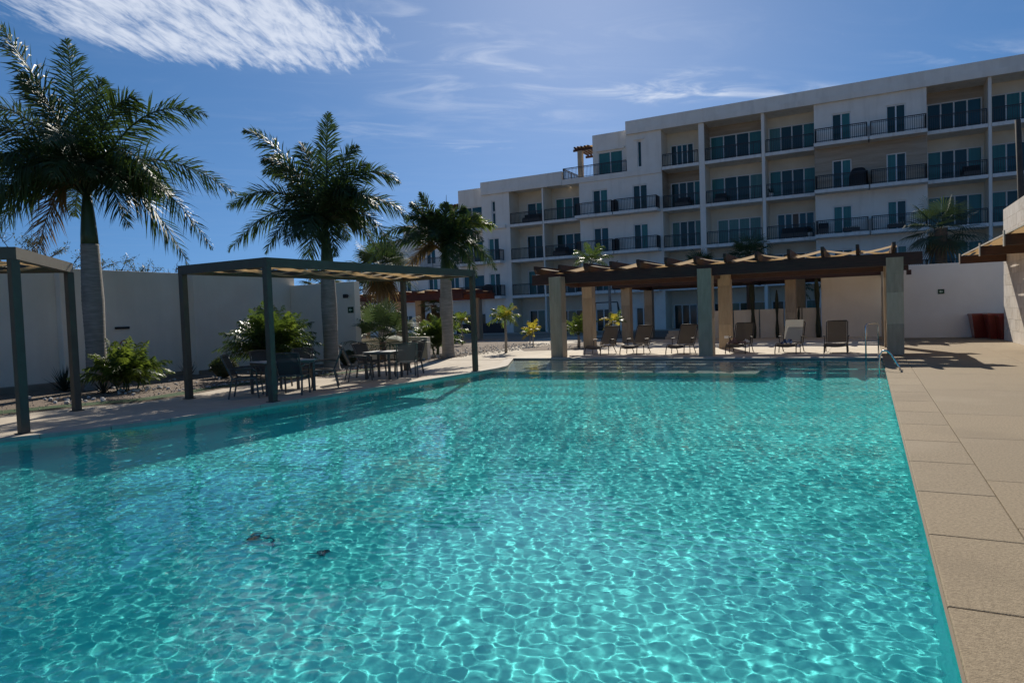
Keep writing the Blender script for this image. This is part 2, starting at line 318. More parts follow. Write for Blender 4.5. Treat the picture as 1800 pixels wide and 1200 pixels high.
# left terrace between the pool and the garden
b = MB(); pts = [(xl(t), t) for t in ys]
for a, c in zip(ys[:-1], ys[1:]): b.quad((HX0,a,-.006), (xl(a)-.30,a,-.006), (xl(c)-.30,c,-.006), (HX0,c,-.006))
tag(b.build('terrace', MT['path']), kind='structure')
cop = empty('terrace_coping'); cop['kind'] = 'structure'
yc = list(np.arange(YN, 21.9, .9))+[YF-.02]
for a, c in zip(yc[:-1], yc[1:]):
    p = MB(); c2 = c-.012; n = 3
    for k in range(n):
        t0 = a+(c2-a)*k/n; t1 = a+(c2-a)*(k+1)/n
        A, B, C_, D_ = (xl(t0)-.30,t0), (xl(t0)+.025,t0), (xl(t1)+.025,t1), (xl(t1)-.30,t1)
        q = len(p.v); p.v += [(*P, z) for z in (-.13, .0) for P in (A, B, C_, D_)]
        p.f += [tuple(q+i for i in w) for w in ((4,5,6,7), (1,2,6,5), (0,4,7,3), (0,3,2,1))]
        if k == 0: p.f.append((q, q+1, q+5, q+4))
        if k == n-1: p.f.append((q+2, q+3, q+7, q+6))
    p.build('coping_stone', MT['coping'], cop)
# garden path behind the terrace and the beds
def sheet(name, poly, z, m, **kw):
    p = MB(); n = len(poly); p.v = [(x,y,z) for x, y in poly]; p.f = [tuple(range(n))]; o = p.build(name, m); tag(o, kind='structure'); return o
sheet('paved_court', [(-11.74,21.3), (-11.74,37), (-14.8,42.9), (-19,42.9), (-18.2,37), (-17.2,34.5), (-16.5,32), (-15.6,28), (-15,24.6), (-14.4,21.3)], .0, MT['path'])
sheet('garden_path', [(-35,34.5), (-21.5,36.0), (-17.5,35.2), (-17.0,36.6), (-21.5,37.6), (-35,36.2)], -.016, MT['path'])
sheet('building_walk', [(-45,50.6), (12,50.6), (12,54.2), (-45,54.2)], -.012, MT['path'])
sheet('gravel_bed', [(-22,3.5), (-15.4,5.5), (-14.6,8.2), (-13.95,9.2), (-14.0,10.2), (-14.5,11.8), (-14.4,13.2), (-14.3,14.8), (-13.85,15.8), (-13.95,18.1), (-14.1,20.3), (-14.7,24.6), (-15.4,29), (-16.2,33), (-17.6,35.4), (-21.5,35.9), (-35,34.4), (-35,3.5)], .004, MT['gravel'])
sheet('turf_strip', [(-15.5,6.0), (-14.75,8.2), (-14.1,9.3), (-14.15,10.2), (-14.65,11.8), (-14.6,13.2), (-14.5,14.8), (-14.05,15.8), (-14.1,17.6), (-14.5,17.4), (-14.55,15.9), (-15.0,14.8), (-15.1,13.2), (-15.15,11.8), (-14.75,10.3), (-14.7,9.6), (-15.3,8.6), (-16.2,6.6)], .009, MT['turf'])
sheet('garden_bed', [(-13.3,26.4), (-10.9,27.4), (-10.4,29.5), (-10.6,33), (-13,34.5), (-14.2,31), (-14.3,28)], .008, MT['gravel'])
sheet('court_bed', [(-14.8,37.5), (8,37.0), (8,50.4), (-14.8,50.4)], .004, MT['gravel'])
# scattered pale rocks, shared mesh data
def rock_mesh(i):
    rr = random.Random(50+i); b = MB(); n = 6; m_ = 4
    def fn(u, v):
        th = 2*PI*u; ph = PI*(v-.5); r = 1+.0*u
        return (math.cos(th)*math.cos(ph), math.sin(th)*math.cos(ph), math.sin(ph))
    b.grid(fn, n, m_); b.v = [(x*(.8+.3*math.sin(3*x+i+y*2)), y*(.8+.3*math.cos(2*y+i*2+z)), z*.55) for x, y, z in b.v]
    me = bpy.data.meshes.new('white_rock'); me.from_pydata(b.v, [], b.f); me.materials.append(MT['rock_w']); return me
RM = [rock_mesh(i) for i in range(4)]
rk = MB()
def rocks(cx, cy, sx, sy, n, smin=.03, smax=.08):
    for i in range(n):
        x = random.gauss(cx, sx); y = random.gauss(cy, sy); r = random.uniform(smin, smax); me = RM[random.randrange(4)]; q = len(rk.v); a = random.uniform(0, 6.28)
        ca, sa = math.cos(a)*r, math.sin(a)*r
        for vv in me.vertices: rk.v.append((x+vv.co.x*ca-vv.co.y*sa, y+vv.co.x*sa+vv.co.y*ca, .01+vv.co.z*r+r*.3))
        for p in me.polygons: rk.f.append(tuple(q+j for j in p.vertices))
rocks(-16.4,10.9,.5,.45,46); rocks(-16.0,8.9,.6,.3,22); rocks(-15.2,12.6,.12,1.2,60,.02,.04); rocks(-15.0,16.5,.25,1.1,70,.02,.05)
rocks(-15.9,23.6,.6,1.2,110,.03,.07); rocks(-14.6,26.5,.4,1.2,60,.03,.06); rocks(-17.5,27,1.5,2,90,.03,.07); rocks(-15.9,31,.6,1.2,50,.03,.07); rocks(-12.2,29,.5,.7,26,.03,.06); rocks(-18,14,.8,1.5,24,.03,.07)
tag(rk.build('rock_mulch', MT['rock_w']), 'loose pale rocks scattered over the gravel beds', 'rocks', kind='stuff')
# gravel grit
gr = MB()
for i in range(5200):
    x = -14.2-abs(random.gauss(0, 2.6)); y = random.uniform(6.5, 33)
    if x < -19.4 or x > -14.15-(.6 if y < 14 else 0): continue
    r = random.uniform(.012, .032); a = random.uniform(0, 6.28); q = len(gr.v); h = r*.9
    gr.v += [(x+r*math.cos(a+k*2.1), y+r*math.sin(a+k*2.1), .002) for k in range(3)] + [(x, y, h)]; gr.f += [(q,q+1,q+3), (q+1,q+2,q+3), (q+2,q,q+3)]
tag(gr.build('gravel', mat('gravel_stone', (.18,.135,.10), (.34,.27,.21), 9, .9)), 'fine tan gravel lying on the garden beds', 'gravel', kind='stuff')

# right deck: every slab a piece of its own with open joints
deck = empty('pool_deck'); deck['kind'] = 'structure'
b = MB(); b.quad((PX-.02,YN-.02,-.018), (60,YN-.02,-.018), (60,37,-.018), (PX-.02,37,-.018)); b.quad((-12.9,-6,-.018), (60,-6,-.018), (60,YN-.021,-.018), (-12.9,YN-.021,-.018)); b.build('joint_bed', MT['joint'], deck)
def slab(x0, x1, y0, y1, z=0, g=.0035, nose=False, m=None):
    p = MB(); p.box(x0+(0 if nose else g), x1-g, y0+g, y1-g, -.125 if nose else -.06, z)
    m = m or random.choice([MT['deck'], MT['deck'], MT['deck_b'], MT['deck_c']])
    return p.build('deck_slab', m, deck, bevel=.009 if nose else .004)
cj = [YN, .95, 2.1, 3.05, 4.12, 5.37, 6.58, 7.8, 8.97, 10.15, 11.3, 12.5, 13.7, 14.9, 16.1, 17.3, 18.5, 19.7, 20.9, 22.1]
for a, c in zip(cj[:-1], cj[1:]): slab(PX-.005, .895, a, c, nose=True, z=.003)
rowy = [-6, -2.8, .6, 3.1, 5.72, 7.16, 9.3, 11.2, 14.2, 17.2, 20.2, 22.1]
colx = [.895, 3.3, 5.9, 8.6, 11.5]
nx_ = list(np.linspace(-12.9, .895, 10))
for x0, x1 in zip(nx_[:-1], nx_[1:]):
    slab(x0, x1, -.1, YN+.005, nose=True, z=.003)
    for a, c in ((-6,-3), (-3,-.1)): slab(x0, x1, a, c)
for a, c in zip(rowy[:-1], rowy[1:]):
    for x0, x1 in zip(colx[:-1], colx[1:]): slab(x0, x1, a, c)
for a, c in ((22.1, 25.2), (25.2, 28.4), (28.4, 31.6), (31.6, 34.8)):
    for x0, x1 in ((.35,3.3), (3.3,5.9), (5.9,8.6)): slab(x0, x1, a, c)
# lounger deck beyond the pool
ld = empty('lounger_deck'); ld['kind'] = 'structure'
b = MB(); b.quad((-11.9,YF-.02,-.010), (PX-.02,YF-.02,-.010), (PX-.02,35.6,-.010), (-11.9,35.6,-.010)); b.build('joint_bed', MT['joint'], ld)
xs_ = [-11.72, -10.2, -8.7, -7.2, -5.7, -4.2, -2.7, -1.2, PX]
for x0, x1 in zip(xs_[:-1], xs_[1:]):
    p = MB(); p.box(x0+.004, x1-.004, YF-.03, YF+.45, -.05, .006); p.build('coping_stone', MT['coping'], ld, bevel=.012)
    for a, c in ((22.55,25.6), (25.6,28.6), (28.6,32), (32,35.6)):
        p = MB(); p.box(x0+.005, x1-.005, a+.005, c-.005, -.05, .004); p.build('deck_slab', MT['pale'], ld)

# ---------------------------------------------------------------- apartment building
FY = 46.0
BS = 1.18; BD = FY*BS; BZ = 1.6*(1-BS)     # drawn with 2.7 m storeys, then set to its true 3.05 m storeys
apt = empty('apartment_building', (0,BD,BZ), 0, 'long white balconied apartment block of four and five storeys beyond the pool', 'building')
apt.scale = (BS,BS,BS)
def on_apt(o): x, y, z = o.location; o.location = (x*BS, y*BS, z*BS+BZ); o.scale = (BS,BS,BS); return o
def bp(mb, name, m, par=None, **kw):
    mb.v = [(x, y-FY, z) for x, y, z in mb.v]; return mb.build(name, m, par or apt, **kw)
class LB(MB): pass
def wallplane(x0, x1, z0, z1, y, m, holes=(), th=.25, reveal=.14):
    """wall facing the pool at plane y with real openings"""
    xs = sorted({x0, x1, *[h[0] for h in holes], *[h[1] for h in holes]}); zs = sorted({z0, z1, *[h[2] for h in holes], *[h[3] for h in holes]})
    w = MB()
    for a, c in zip(xs[:-1], xs[1:]):
        for d, e in zip(zs[:-1], zs[1:]):
            mx, mz = (a+c)/2, (d+e)/2
            if any(h[0] < mx < h[1] and h[2] < mz < h[3] for h in holes): continue
            w.quad((a,y,d), (c,y,d), (c,y,e), (a,y,e))
    for h in holes:
        a, c, d, e = h[:4]; q = y+reveal
        w.quad((a,y,d), (a,y,e), (a,q,e), (a,q,d)); w.quad((c,y,e), (c,y,d), (c,q,d), (c,q,e)); w.quad((a,y,e), (c,y,e), (c,q,e), (a,q,e)); w.quad((c,y,d), (a,y,d), (a,q,d), (c,q,d))
    w.quad((x0,y,z0), (x0,y,z1), (x0,y+th,z1), (x0,y+th,z0)); w.quad((x1,y,z1), (x1,y,z0), (x1,y+th,z0), (x1,y+th,z1)); w.quad((x0,y,z1), (x1,y,z1), (x1,y+th,z1), (x0,y+th,z1))
    w.quad((x0,y+th,z0), (x0,y+th,z1), (x1,y+th,z1), (x1,y+th,z0))
    return bp(w, 'wall', m)
GL = ['glass_a', 'glass_b', 'glass_c', 'glass_d']
def window(x0, x1, z0, z1, y, n=2, pat=None, rec=.06, fr=.068):
    """sliding door or window: frame, and panes set back in it; pat letters pick the look of each pane"""
    yb = y+rec; f = MB()
    f.box(x0, x1, yb-.03, yb+.05, z1-fr, z1); f.box(x0, x1, yb-.03, yb+.05, z0, z0+fr*.7); f.box(x0, x0+fr, yb-.03, yb+.05, z0+fr*.7, z1-fr); f.box(x1-fr, x1, yb-.03, yb+.05, z0+fr*.7, z1-fr)
    ws = [x0+fr+(x1-x0-2*fr)*i/n for i in range(n+1)]
    for i in range(1, n): f.box(ws[i]-fr*.55, ws[i]+fr*.55, yb-.02, yb+.045, z0+fr*.7, z1-fr)
    w = bp(f, 'window', MT['frame'])
    for i in range(n):
        k = (pat or ''.join(random.choice('abbacd') for _ in range(n)))[i % len(pat or 'abcd')] if pat else random.choice('aabbcd')
        q = MB(); dy = .022 if i % 2 else .034
        a = ws[i]+(fr*.55 if i else 0); c = ws[i+1]-(fr*.55 if i < n-1 else 0)
        q.box(a+.002, c-.002, yb+dy-.012, yb+dy, z0+fr*.7+.002, z1-fr-.002)
        bp(q, 'pane', MT['curtain'] if k == 'x' else MT['glass_'+k], w)
        # pane is built in building space: its window frame sits at the building origin, so no shift is needed
    return w
def slab_(x0, x1, y0, y1, ztop, th=.20):
    s = MB(); s.box(x0, x1, y0, y1, ztop-th, ztop); return bp(s, 'balcony_slab', MT['slab'])
def railing(x0, x1, y, z, h=.82, side=None, depth=.8, sp=.105):
    r = MB(); t = .022
    def run(a, c):
        a = Vector(a); c = Vector(c); L_ = (c-a).length; n = max(2, int(L_/sp))
        r.bar(a+Vector((0,0,h)), c+Vector((0,0,h)), .06, .045); r.bar(a+Vector((0,0,h-.09)), c+Vector((0,0,h-.09)), t, t); r.bar(a+Vector((0,0,.08)), c+Vector((0,0,.08)), .03, .03)
        for i in range(n+1):
            p = a+(c-a)*i/n; w = .042 if i in (0, n) or i % 14 == 0 else .021
            z0 = .0 if w > .02 else .08; z1 = h if w > .02 else h-.09
            r.box(p.x-w/2, p.x+w/2, p.y-w/2, p.y+w/2, p.z+z0, p.z+z1)
    run((x0,y,z), (x1,y,z))
    if side in ('l', 'b'): run((x0,y,z), (x0,y+depth,z))
    if side in ('r', 'b'): run((x1,y,z), (x1,y+depth,z))
    return bp(r, 'railing', MT['iron'])
S2, S3, S4, S5, RT = 3.05, 5.75, 8.42, 11.20, 13.72
LV = [0.0, S2, S3, S4, S5]; DP = 1.6
def ceil_of(i, left=False): return (LV[i+1]-.20) if i < (3 if left else 4) else (10.98 if left else RT)
# loggia bays: x0, x1, levels; the window wall stands DP back
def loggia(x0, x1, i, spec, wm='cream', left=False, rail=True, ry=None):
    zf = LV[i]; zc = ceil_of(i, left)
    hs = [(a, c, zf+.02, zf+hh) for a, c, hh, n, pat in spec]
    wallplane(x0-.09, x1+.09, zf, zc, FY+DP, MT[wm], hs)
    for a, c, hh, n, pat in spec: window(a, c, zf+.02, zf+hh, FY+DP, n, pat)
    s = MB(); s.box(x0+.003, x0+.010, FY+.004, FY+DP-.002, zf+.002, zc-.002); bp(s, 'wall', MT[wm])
    if i: slab_(x0+.012, x1-.012, FY-.05, FY+DP-.004, zf)
    if rail and i: railing(x0+.07, x1-.07, FY+.02, zf)
HW = 1.90
# ---- right wing, bays A B C E F (floors 2..5)
for i in range(0, 5):
    top = i == 4
    loggia(-12.26, -9.77, i, [(-12.05, -10.45, 1.72, 4, 'adda')] if top else [(-12.1, -9.9, HW, 4, ['aada','bada','caac','aaab'][i])], 'trav' if i == 3 else 'cream')
    loggia(-9.40, -5.86, i, [(-9.35, -5.95, HW, 4, ['abab','baab','cccc','baac','baab'][i])] if i != 2 else [(-9.0, -6.15, 1.75, 4, 'cccc')], 'trav' if top else 'cream')
    loggia(-5.66, -2.80, i, [(-5.62, -2.8, HW, 4, ['abab','dxxd','caab','baab','caab'][i])] if i != 2 else [(-5.2, -2.95, 1.75, 5, 'ddxdd')], 'cream')
    loggia(3.09, 5.99, i, [(3.18, 5.92, HW, 4, ['aaba','aabb','caab','baab','aaad'][i])], 'trav' if top else 'cream')
    loggia(6.15, 9.2, i, [(6.3, 9.1, HW, 4, ['abab','aaba','badb','bdab','abba'][i])], 'cream')
# block D: projecting slabs and small doors; one storey clad in travertine
for i in range(0, 5):
    zf = LV[i]; zc = (LV[i+1]) if i < 4 else RT
    doors = [(-1.83, -.78), (1.05, 2.06)]; hd = 1.80 if i != 2 else 1.72
    hs = [(a, c, zf+.02, zf+hd) for a, c in doors]
    wallplane(-2.80, 3.09, zf, zc, FY+.0, MT['trav' if i == 3 else 'white'], hs, th=1.55)
    for k, (a, c) in enumerate(doors): window(a, c, zf+.02, zf+hd, FY, 2, [['ba','ab'], ['aa','ac'], ['bb','ba'], ['ab','ba'], ['ab','aa']][i][k], rec=.09)
    if i:
        slab_(-2.78, .115, FY-.95, FY-.002, zf); slab_(.185, 3.07, FY-.95, FY-.002, zf)
        railing(-2.70, .04, FY-.88, zf, side='b'); railing(.26, 2.99, FY-.88, zf, side='b')
# piers and thin columns of the right wing
def pier(x0, x1, z0, z1, y0=FY-.02, y1=FY+DP, m='white', name='pier'):
    s = MB(); s.box(x0, x1, y0, y1, z0, z1); return bp(s, name, MT[m])
pier(-9.765, -9.405, 0, RT)
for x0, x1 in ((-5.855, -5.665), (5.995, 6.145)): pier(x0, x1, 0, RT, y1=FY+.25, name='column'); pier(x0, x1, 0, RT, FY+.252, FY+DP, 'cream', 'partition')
pier(9.2, 20, 0, 14.6, FY, FY+1)
# roof fascia of the right wing, in two steps
s = MB(); s.box(-14.70, 22, FY-.10, FY+.4, RT, 14.62); bp(s, 'parapet', MT['white'])
s = MB(); s.box(-14.62, 22, FY-.20, FY-.102, RT-.02, RT+.33); bp(s, 'cornice', MT['white'])
s = MB(); s.box(-14.68, 22, FY+.402, FY+12, RT, RT+.25); bp(s, 'roof', MT['slab'])
# tall wall with a slot window between the penthouse and bay A
wallplane(-14.70, -12.26, S5, RT, FY, MT['white'], [(-13.95, -13.62, S5+.22, S5+2.0)], th=1.55)
window(-13.95, -13.62, S5+.22, S5+2.0, FY, 1, 'a', rec=.1)
# penthouse
wallplane(-17.38, -14.704, S5, 14.20, FY+.55, MT['white'], [(-17.0, -15.15, S5+.05, S5+1.72)], th=3)
window(-17.0, -15.15, S5+.05, S5+1.72, FY+.55, 2, 'bb', rec=.06)
s = MB(); s.box(-17.1, -15.0, FY+.42, FY+.548, S5+1.78, S5+1.90); s.box(-14.15, -13.42, FY-.10, FY-.002, S5+2.06, S5+2.16); bp(s, 'window_hood', MT['white'])
railing(-19.5, -14.75, FY+.03, S5+.02, h=.80, side='l', depth=3)
# four-storey block between loggia H and bay A
for i in range(0, 4):
    zf = LV[i]; zc = LV[i+1] if i < 3 else S5-.0
    doors = [(-17.30, -16.15), (-14.35, -13.30)]; hd = 1.80
    hs = [(a, c, zf+.02, zf+hd) for a, c in doors]
    wallplane(-18.30, -12.26, zf, zc, FY, MT['white'], hs, th=1.55)
    for k, (a, c) in enumerate(doors): window(a, c, zf+.02, zf+hd, FY, 2, [['aa','aa'], ['ab','bb'], ['ad','ab'], ['ab','aa']][i][k], rec=.09)
    if i:
        slab_(-18.32, -15.55, FY-.95, FY-.002, zf); slab_(-15.48, -12.40, FY-.95, FY-.002, zf)
        railing(-18.24, -15.62, FY-.88, zf, side='b'); railing(-15.41, -12.48, FY-.88, zf, side='b')
        s = MB(); s.box(-15.60, -15.44, FY-.86, FY-.02, zf+.05, zf+.80); bp(s, 'privacy_panel', MT['iron'])
        s = MB(); s.box(-12.50, -12.46, FY-.86, FY-.02, zf+.05, zf+.80); bp(s, 'privacy_panel', MT['iron'])
s = MB(); s.box(-19.6, -12.262, FY-.10, FY+.30, S5-.36, S5+.02); bp(s, 'cornice', MT['white'])
s = MB(); s.box(-19.5, -12.3, FY+.31, FY+10, S5-.25, S5); bp(s, 'terrace_floor', MT['slab'])
# ---- left wing: loggias G and H
for i in range(0, 4):
    top = i == 3
    loggia(-24.0, -21.27, i, [(-23.3, -21.75, 1.72, 2, 'ab')] if top else [(-23.4, -21.35, HW, 3, ['abd','bad','aad'][i])], left=True)
    loggia(-21.15, -18.30, i, [(-20.9, -18.1, 1.80, 4, ['abac','aadb','adab','bbab'][i])], left=True)
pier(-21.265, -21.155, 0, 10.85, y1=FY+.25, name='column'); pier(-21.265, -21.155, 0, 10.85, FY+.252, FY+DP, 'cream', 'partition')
wallplane(-26.42, -24.0, S4, 10.98, FY, MT['white'], [(-25.55, -25.2, S4+.15, S4+1.95)], th=1.55)
window(-25.55, -25.2, S4+.95+.15, S4+1.95, FY, 1, 'a', rec=.1); window(-25.55, -25.2, S4+.15, S4+1.05, FY, 1, 'a', rec=.1)
for i in range(0, 3):
    zf = LV[i]; wallplane(-26.42, -24.0, zf, LV[i+1], FY, MT['white'], [(-25.95, -24.98, zf+.02, zf+1.78)], th=1.55)
    window(-25.95, -24.98, zf+.02, zf+1.78, FY, 2, ['bb','ba','ba'][i], rec=.09)
    if i: slab_(-26.9, -24.55, FY-.75, FY-.002, zf); railing(-26.8, -24.62, FY-.68, zf, side='r', depth=.66)
s = MB(); s.box(-25.9, -24.3, FY-.22, FY-.002, S4-.22, S4+.02); bp(s, 'ledge', MT['white'])
s = MB(); s.box(-26.42, -19.60, FY-.08, FY+.4, 10.98, 11.85); bp(s, 'parapet', MT['white'])
s = MB(); s.box(-26.36, -19.60, FY-.18, FY-.082, 10.86, 11.18); bp(s, 'cornice', MT['white'])
s = MB(); s.box(-26.40, -19.62, FY+.402, FY+10, 10.98, 11.2); bp(s, 'roof', MT['slab'])
# stepped-back end with its own balconies
for i in range(0, 4):
    zf = LV[i]; zc = LV[i+1] if i < 3 else 11.62
    wallplane(-28.95, -26.424, zf, zc, FY+.7, MT['white'], [(-28.75, -26.75, zf+.02, zf+1.8)], th=9)
    window(-28.75, -26.75, zf+.02, zf+1.8, FY+.7, 2, ['aa','dd','ad','ad'][i], rec=.09)
    if i: slab_(-28.9, -26.5, FY-.10, FY+.698, zf); railing(-28.8, -26.55, FY-.05, zf, side='b', depth=.7)
# low far wing
for i in range(0, 2):
    zf = LV[i]; zc = LV[i+1]
    hs = [(a, a+.95, zf+.55, zf+1.85) for a in (-37.6, -35.2, -32.5, -30.4)]
    wallplane(-39.5, -28.954, zf, zc, FY+1.2, MT['white'], hs, th=8)
    for h in hs: window(h[0], h[1], h[2], h[3], FY+1.2, 2, random.choice(['ad','ab','aa']), rec=.08)
    if i: slab_(-39.5, -28.97, FY+.45, FY+1.198, zf); railing(-36, -29.1, FY+.5, zf, depth=.6)
wallplane(-39.5, -30.5, S3, 8.6, FY+3.5, MT['white'], [(-37.6,-36.6,S3+.5,S3+1.8), (-34.2,-33.2,S3+.5,S3+1.8)], th=6)
window(-37.6,-36.6,S3+.5,S3+1.8,FY+3.5,2,'ad'); window(-34.2,-33.2,S3+.5,S3+1.8,FY+3.5,2,'ad')
railing(-39.4, -29.2, FY+1.3, S3+.0, h=.8)
s = MB(); s.box(-36.9,-35.15,FY+4,FY+7,8.6,9.75); bp(s, 'roof_box', MT['white']); s = MB(); s.box(-36.6,-36.1,FY+3.97,FY+3.998,8.95,9.45); bp(s, 'vent_opening', MT['dark'])
# ground floor plinth and side masses that close the block behind
s = MB(); s.box(-28.9, -24.75, FY-.34, FY-.02, 0, 1.0); bp(s, 'plinth', MT['plinth'])
s = MB(); s.box(-28.9, 22, FY+DP+.3, FY+12, 0, 10.9); s.box(-12.2, 22, FY+DP+.3, FY+12, 10.9, RT-.01); bp(s, 'rear_mass', MT['cream'])
# roof terrace pergolas
def roof_pergola(x0, x1, y0, y1, z0, z1, label):
    t = empty('roof_pergola', (x0, y0, z0), 0, label, 'pergola', 'pergolas on the roof terraces')
    def q(mb, n, m): mb.v = [(x-x0, y-y0, z-z0) for x, y, z in mb.v]; return mb.build(n, m, t)
    q(MB().box(x0, x0+.34, y0, y0+.34, z0, z1-.14), 'pillar', MT['trav_pillar'])
    q(MB().box(x0-.35, x1, y0+.05, y0+.17, z1-.14, z1+.02), 'beam', MT['wood']); q(MB().box(x0-.35, x1, y1-.17, y1-.05, z1-.14, z1+.02), 'beam', MT['wood'])
    n = 5
    for i in range(n): x = x0-.2+(x1-x0)*i/n; q(MB().box(x, x+.08, y0-.2, y1, z1+.022, z1+.15), 'rafter', MT['wood'])
    q(MB().grid(lambda u, v: (x0-.1+(x1-x0)*u*.97, y0+(y1-y0)*v, z1+.16+.03*math.sin(u*12)), 12, 2), 'shade_cloth', MT['shade'])
    return on_apt(t)
roof_pergola(-18.70, -17.39, FY+.9, FY+3.6, S5, S5+2.3, 'small timber pergola on the roof terrace left of the penthouse')
roof_pergola(-30.25, -28.96, FY+1.4, FY+4, S4, S4+2.15, 'small timber pergola at the far left end of the apartment roofline')
# things standing on balconies
def cover(name, x, y, z, w, h, label, cat, m='black', d=.5):
    c = MB(); c.grid(lambda u, v: (w/2*math.copysign(abs(math.cos(u*2*PI))**.7, math.cos(u*2*PI))*(math.cos(v*PI/2)**.45), d/2*math.sin(u*2*PI)*(math.cos(v*PI/2)**.5), h*math.sin(v*PI/2)), 20, 8)
    o = c.build(name, MT[m], None, True); o.location = (x, y, z); return on_apt(tag(o, label, cat))
cover('grill_cover', -.42, FY-.50, S4, 1.05, 1.12, 'domed black grill cover on the travertine fourth-floor balcony', 'grill cover')
cover('grill_cover', -25.9, FY-.35, S2, .95, .95, 'black covered barbecue on the second-floor balcony behind the pergola post', 'grill cover')
def lounge_seat(x, y, z, w, label, m='chair_f', cush='sling_d'):
    t = empty('balcony_seat', (x,y,z), 0, label, 'outdoor seat', 'seats on the balconies')
    b = MB(); b.box(-w/2, w/2, -.3, .3, .12, .36); b.build('base', MT[m], t); b = MB(); b.box(-w/2, w/2, .18, .34, .362, .74); b.build('backrest', MT[cush], t); b = MB(); b.box(-w/2+.04, w/2-.04, -.3, .17, .362, .46); b.build('cushion', MT[cush], t); return on_apt(t)
lounge_seat(-4.0, FY+.75, S3, 1.7, 'low dark sofa on the third-floor balcony with the taupe curtain')
lounge_seat(-2.35, FY-.45, S3, .55, 'small dark chair on the third-floor balcony, left of the pale striped lounger')
lounge_seat(-12.0+.9, FY+.8, S4, .9, 'dark seat behind railings on the fourth-floor balcony with parted curtains')
lounge_seat(5.3, FY+.8, S4, .8, 'dark seat on the fourth-floor balcony right of the travertine storey')
lounge_seat(-22.4, FY+.7, S4, 1.5, 'long dark seat on the top balcony of the four-storey wing')
for x, lb in ((-.85, 'pale slatted balcony lounger behind railings below the travertine storey'), (1.5, 'pale slatted balcony lounger on the next balcony to the right, third floor')):
    t = empty('slatted_lounger', (x, FY-.45, S3), 0, lb, 'lounger', 'slatted loungers on the third-floor balconies')
    for k in range(7): MB().box(-.42+.12*k, -.35+.12*k, -.2, .2, .30, .33+.012*k).build('slat', MT['sling_l'], t)
    MB().box(-.45, .45, -.2, -.16, .12, .298).build('frame', MT['chair_f'], t); MB().box(-.45, .45, .16, .2, .12, .298).build('frame', MT['chair_f'], t); on_apt(t)

lounge_seat(-8.6, FY+.8, S4, .7, 'dark armchair at the left end of the fourth-floor balcony beside the wide pier')
lounge_seat(-6.6, FY+.8, S2, 1.2, 'dark bench on the second-floor balcony just above the timber pergola')
lounge_seat(-20.2, FY+.7, S3, 1.0, 'dark seat on the third-floor balcony of the four-storey wing')
def pot_plant(x, y, z, label):
    t = empty('potted_plant', (x,y,z), 0, label, 'potted plant', 'potted plants on the balconies'); MB().tube([(0,0,0),(0,0,.30)], [.11,.15], 12).build('pot', MT['slab'], t)
    b = MB(); rr = random.Random(int(x*7))
    for i in range(34):
        a = i*2.4; e = rr.uniform(.2,1.3); L_ = rr.uniform(.25,.6); d = Vector((math.cos(a)*math.cos(e), math.sin(a)*math.cos(e), math.sin(e))); w = d.cross(Vector((0,0,1))).normalized()*.03; p = Vector((0,0,.3))
        b.quad(p, p+d*L_*.6+w, p+d*L_-Vector((0,0,.08)), p+d*L_*.6-w)
    b.build('leaves', MT['cactus'], t); return on_apt(t)
pot_plant(-3.15, FY+.35, S3, 'bushy potted plant on the third-floor balcony beside the taupe curtain'); pot_plant(-5.4, FY+.4, S4, 'small potted plant at the left of the fourth-floor balcony next to the travertine storey')
pot_plant(7.0, FY+.4, S3, 'potted plant on the third-floor balcony near the right edge')
# ---------------------------------------------------------------- garden walls
def wallbox(name, boxes, m, label):
    w = MB()
    for q in boxes: w.box(*q)
    return tag(w.build(name, m, bevel=.012), label, 'wall')
wallbox('garden_wall', [(-20.6,-20.3,-6,11.3,0,3.28), (-20.3,-20.05,11.05,11.3,0,3.30), (-20.3,-19.98,11.302,15.0,0,3.34), (-19.978,-19.58,14.95,19.4,0,3.33)], MT['wall_l'], 'tall beige plastered boundary wall stepping along the left garden')
wallbox('end_wall', [(-19.576,-16.42,19.16,19.45,0,3.0)], mat('end_wall_paint', (.78,.71,.60), (.85,.78,.67), .9, .9, .2, 50), 'shorter plastered wall facing the pool at the end of the left garden')
b = MB(); b.box(-20.298,-19.9,3.5,11.298,0,.16); b.box(-19.976,-19.9,11.31,14.94,0,.14); b.box(-19.576,-19.45,15,19.15,0,.13); tag(b.build('wall_footing', MT['ground']), 'rough dark footing along the foot of the tall beige wall', 'footing')
# curved low wall behind the young fan palm
b = MB(); n = 18
for i in range(n):
    a0 = i/n; a1 = (i+1)/n
    def cw(a): return (-18.9+3.9*a, 20.2+1.9*math.sin(a*PI*.75))
    (xa, ya), (xb, yb) = cw(a0), cw(a1); q = len(b.v)
    b.v += [(xa,ya,0),(xb,yb,0),(xb,yb+.22,0),(xa,ya+.22,0),(xa,ya,.86),(xb,yb,.86),(xb,yb+.22,.86),(xa,ya+.22,.86)]
    b.f += [tuple(q+j for j in f) for f in ((4,5,6,7),(0,1,5,4),(2,3,7,6))]
b.f += [(0,4,7,3), tuple(len(b.v)-8+j for j in (1,2,6,5))]
tag(b.build('curved_wall', MT['cream']), 'low curved cream garden wall behind the young fan palm', 'wall')
lw = empty('low_wall', (-7.4,35.6,0), 0, 'low cream wall in five panels behind the loungers, cacti standing between', 'wall')
px_ = [0, 1.35, 2.6, 3.75, 4.55, 5.4]
for a, c in zip(px_[:-1], px_[1:]): MB().box(a+.03, c-.03, 0, .22, 0, 1.42).build('wall_panel', MT['cream'], lw, bevel=.01)
wallbox('tall_wall', [(-1.98,1.0,35.4,35.7,0,2.83)], MT['wall_l'], 'tall beige wall seen between the pergola pillars behind the right-hand lounger')
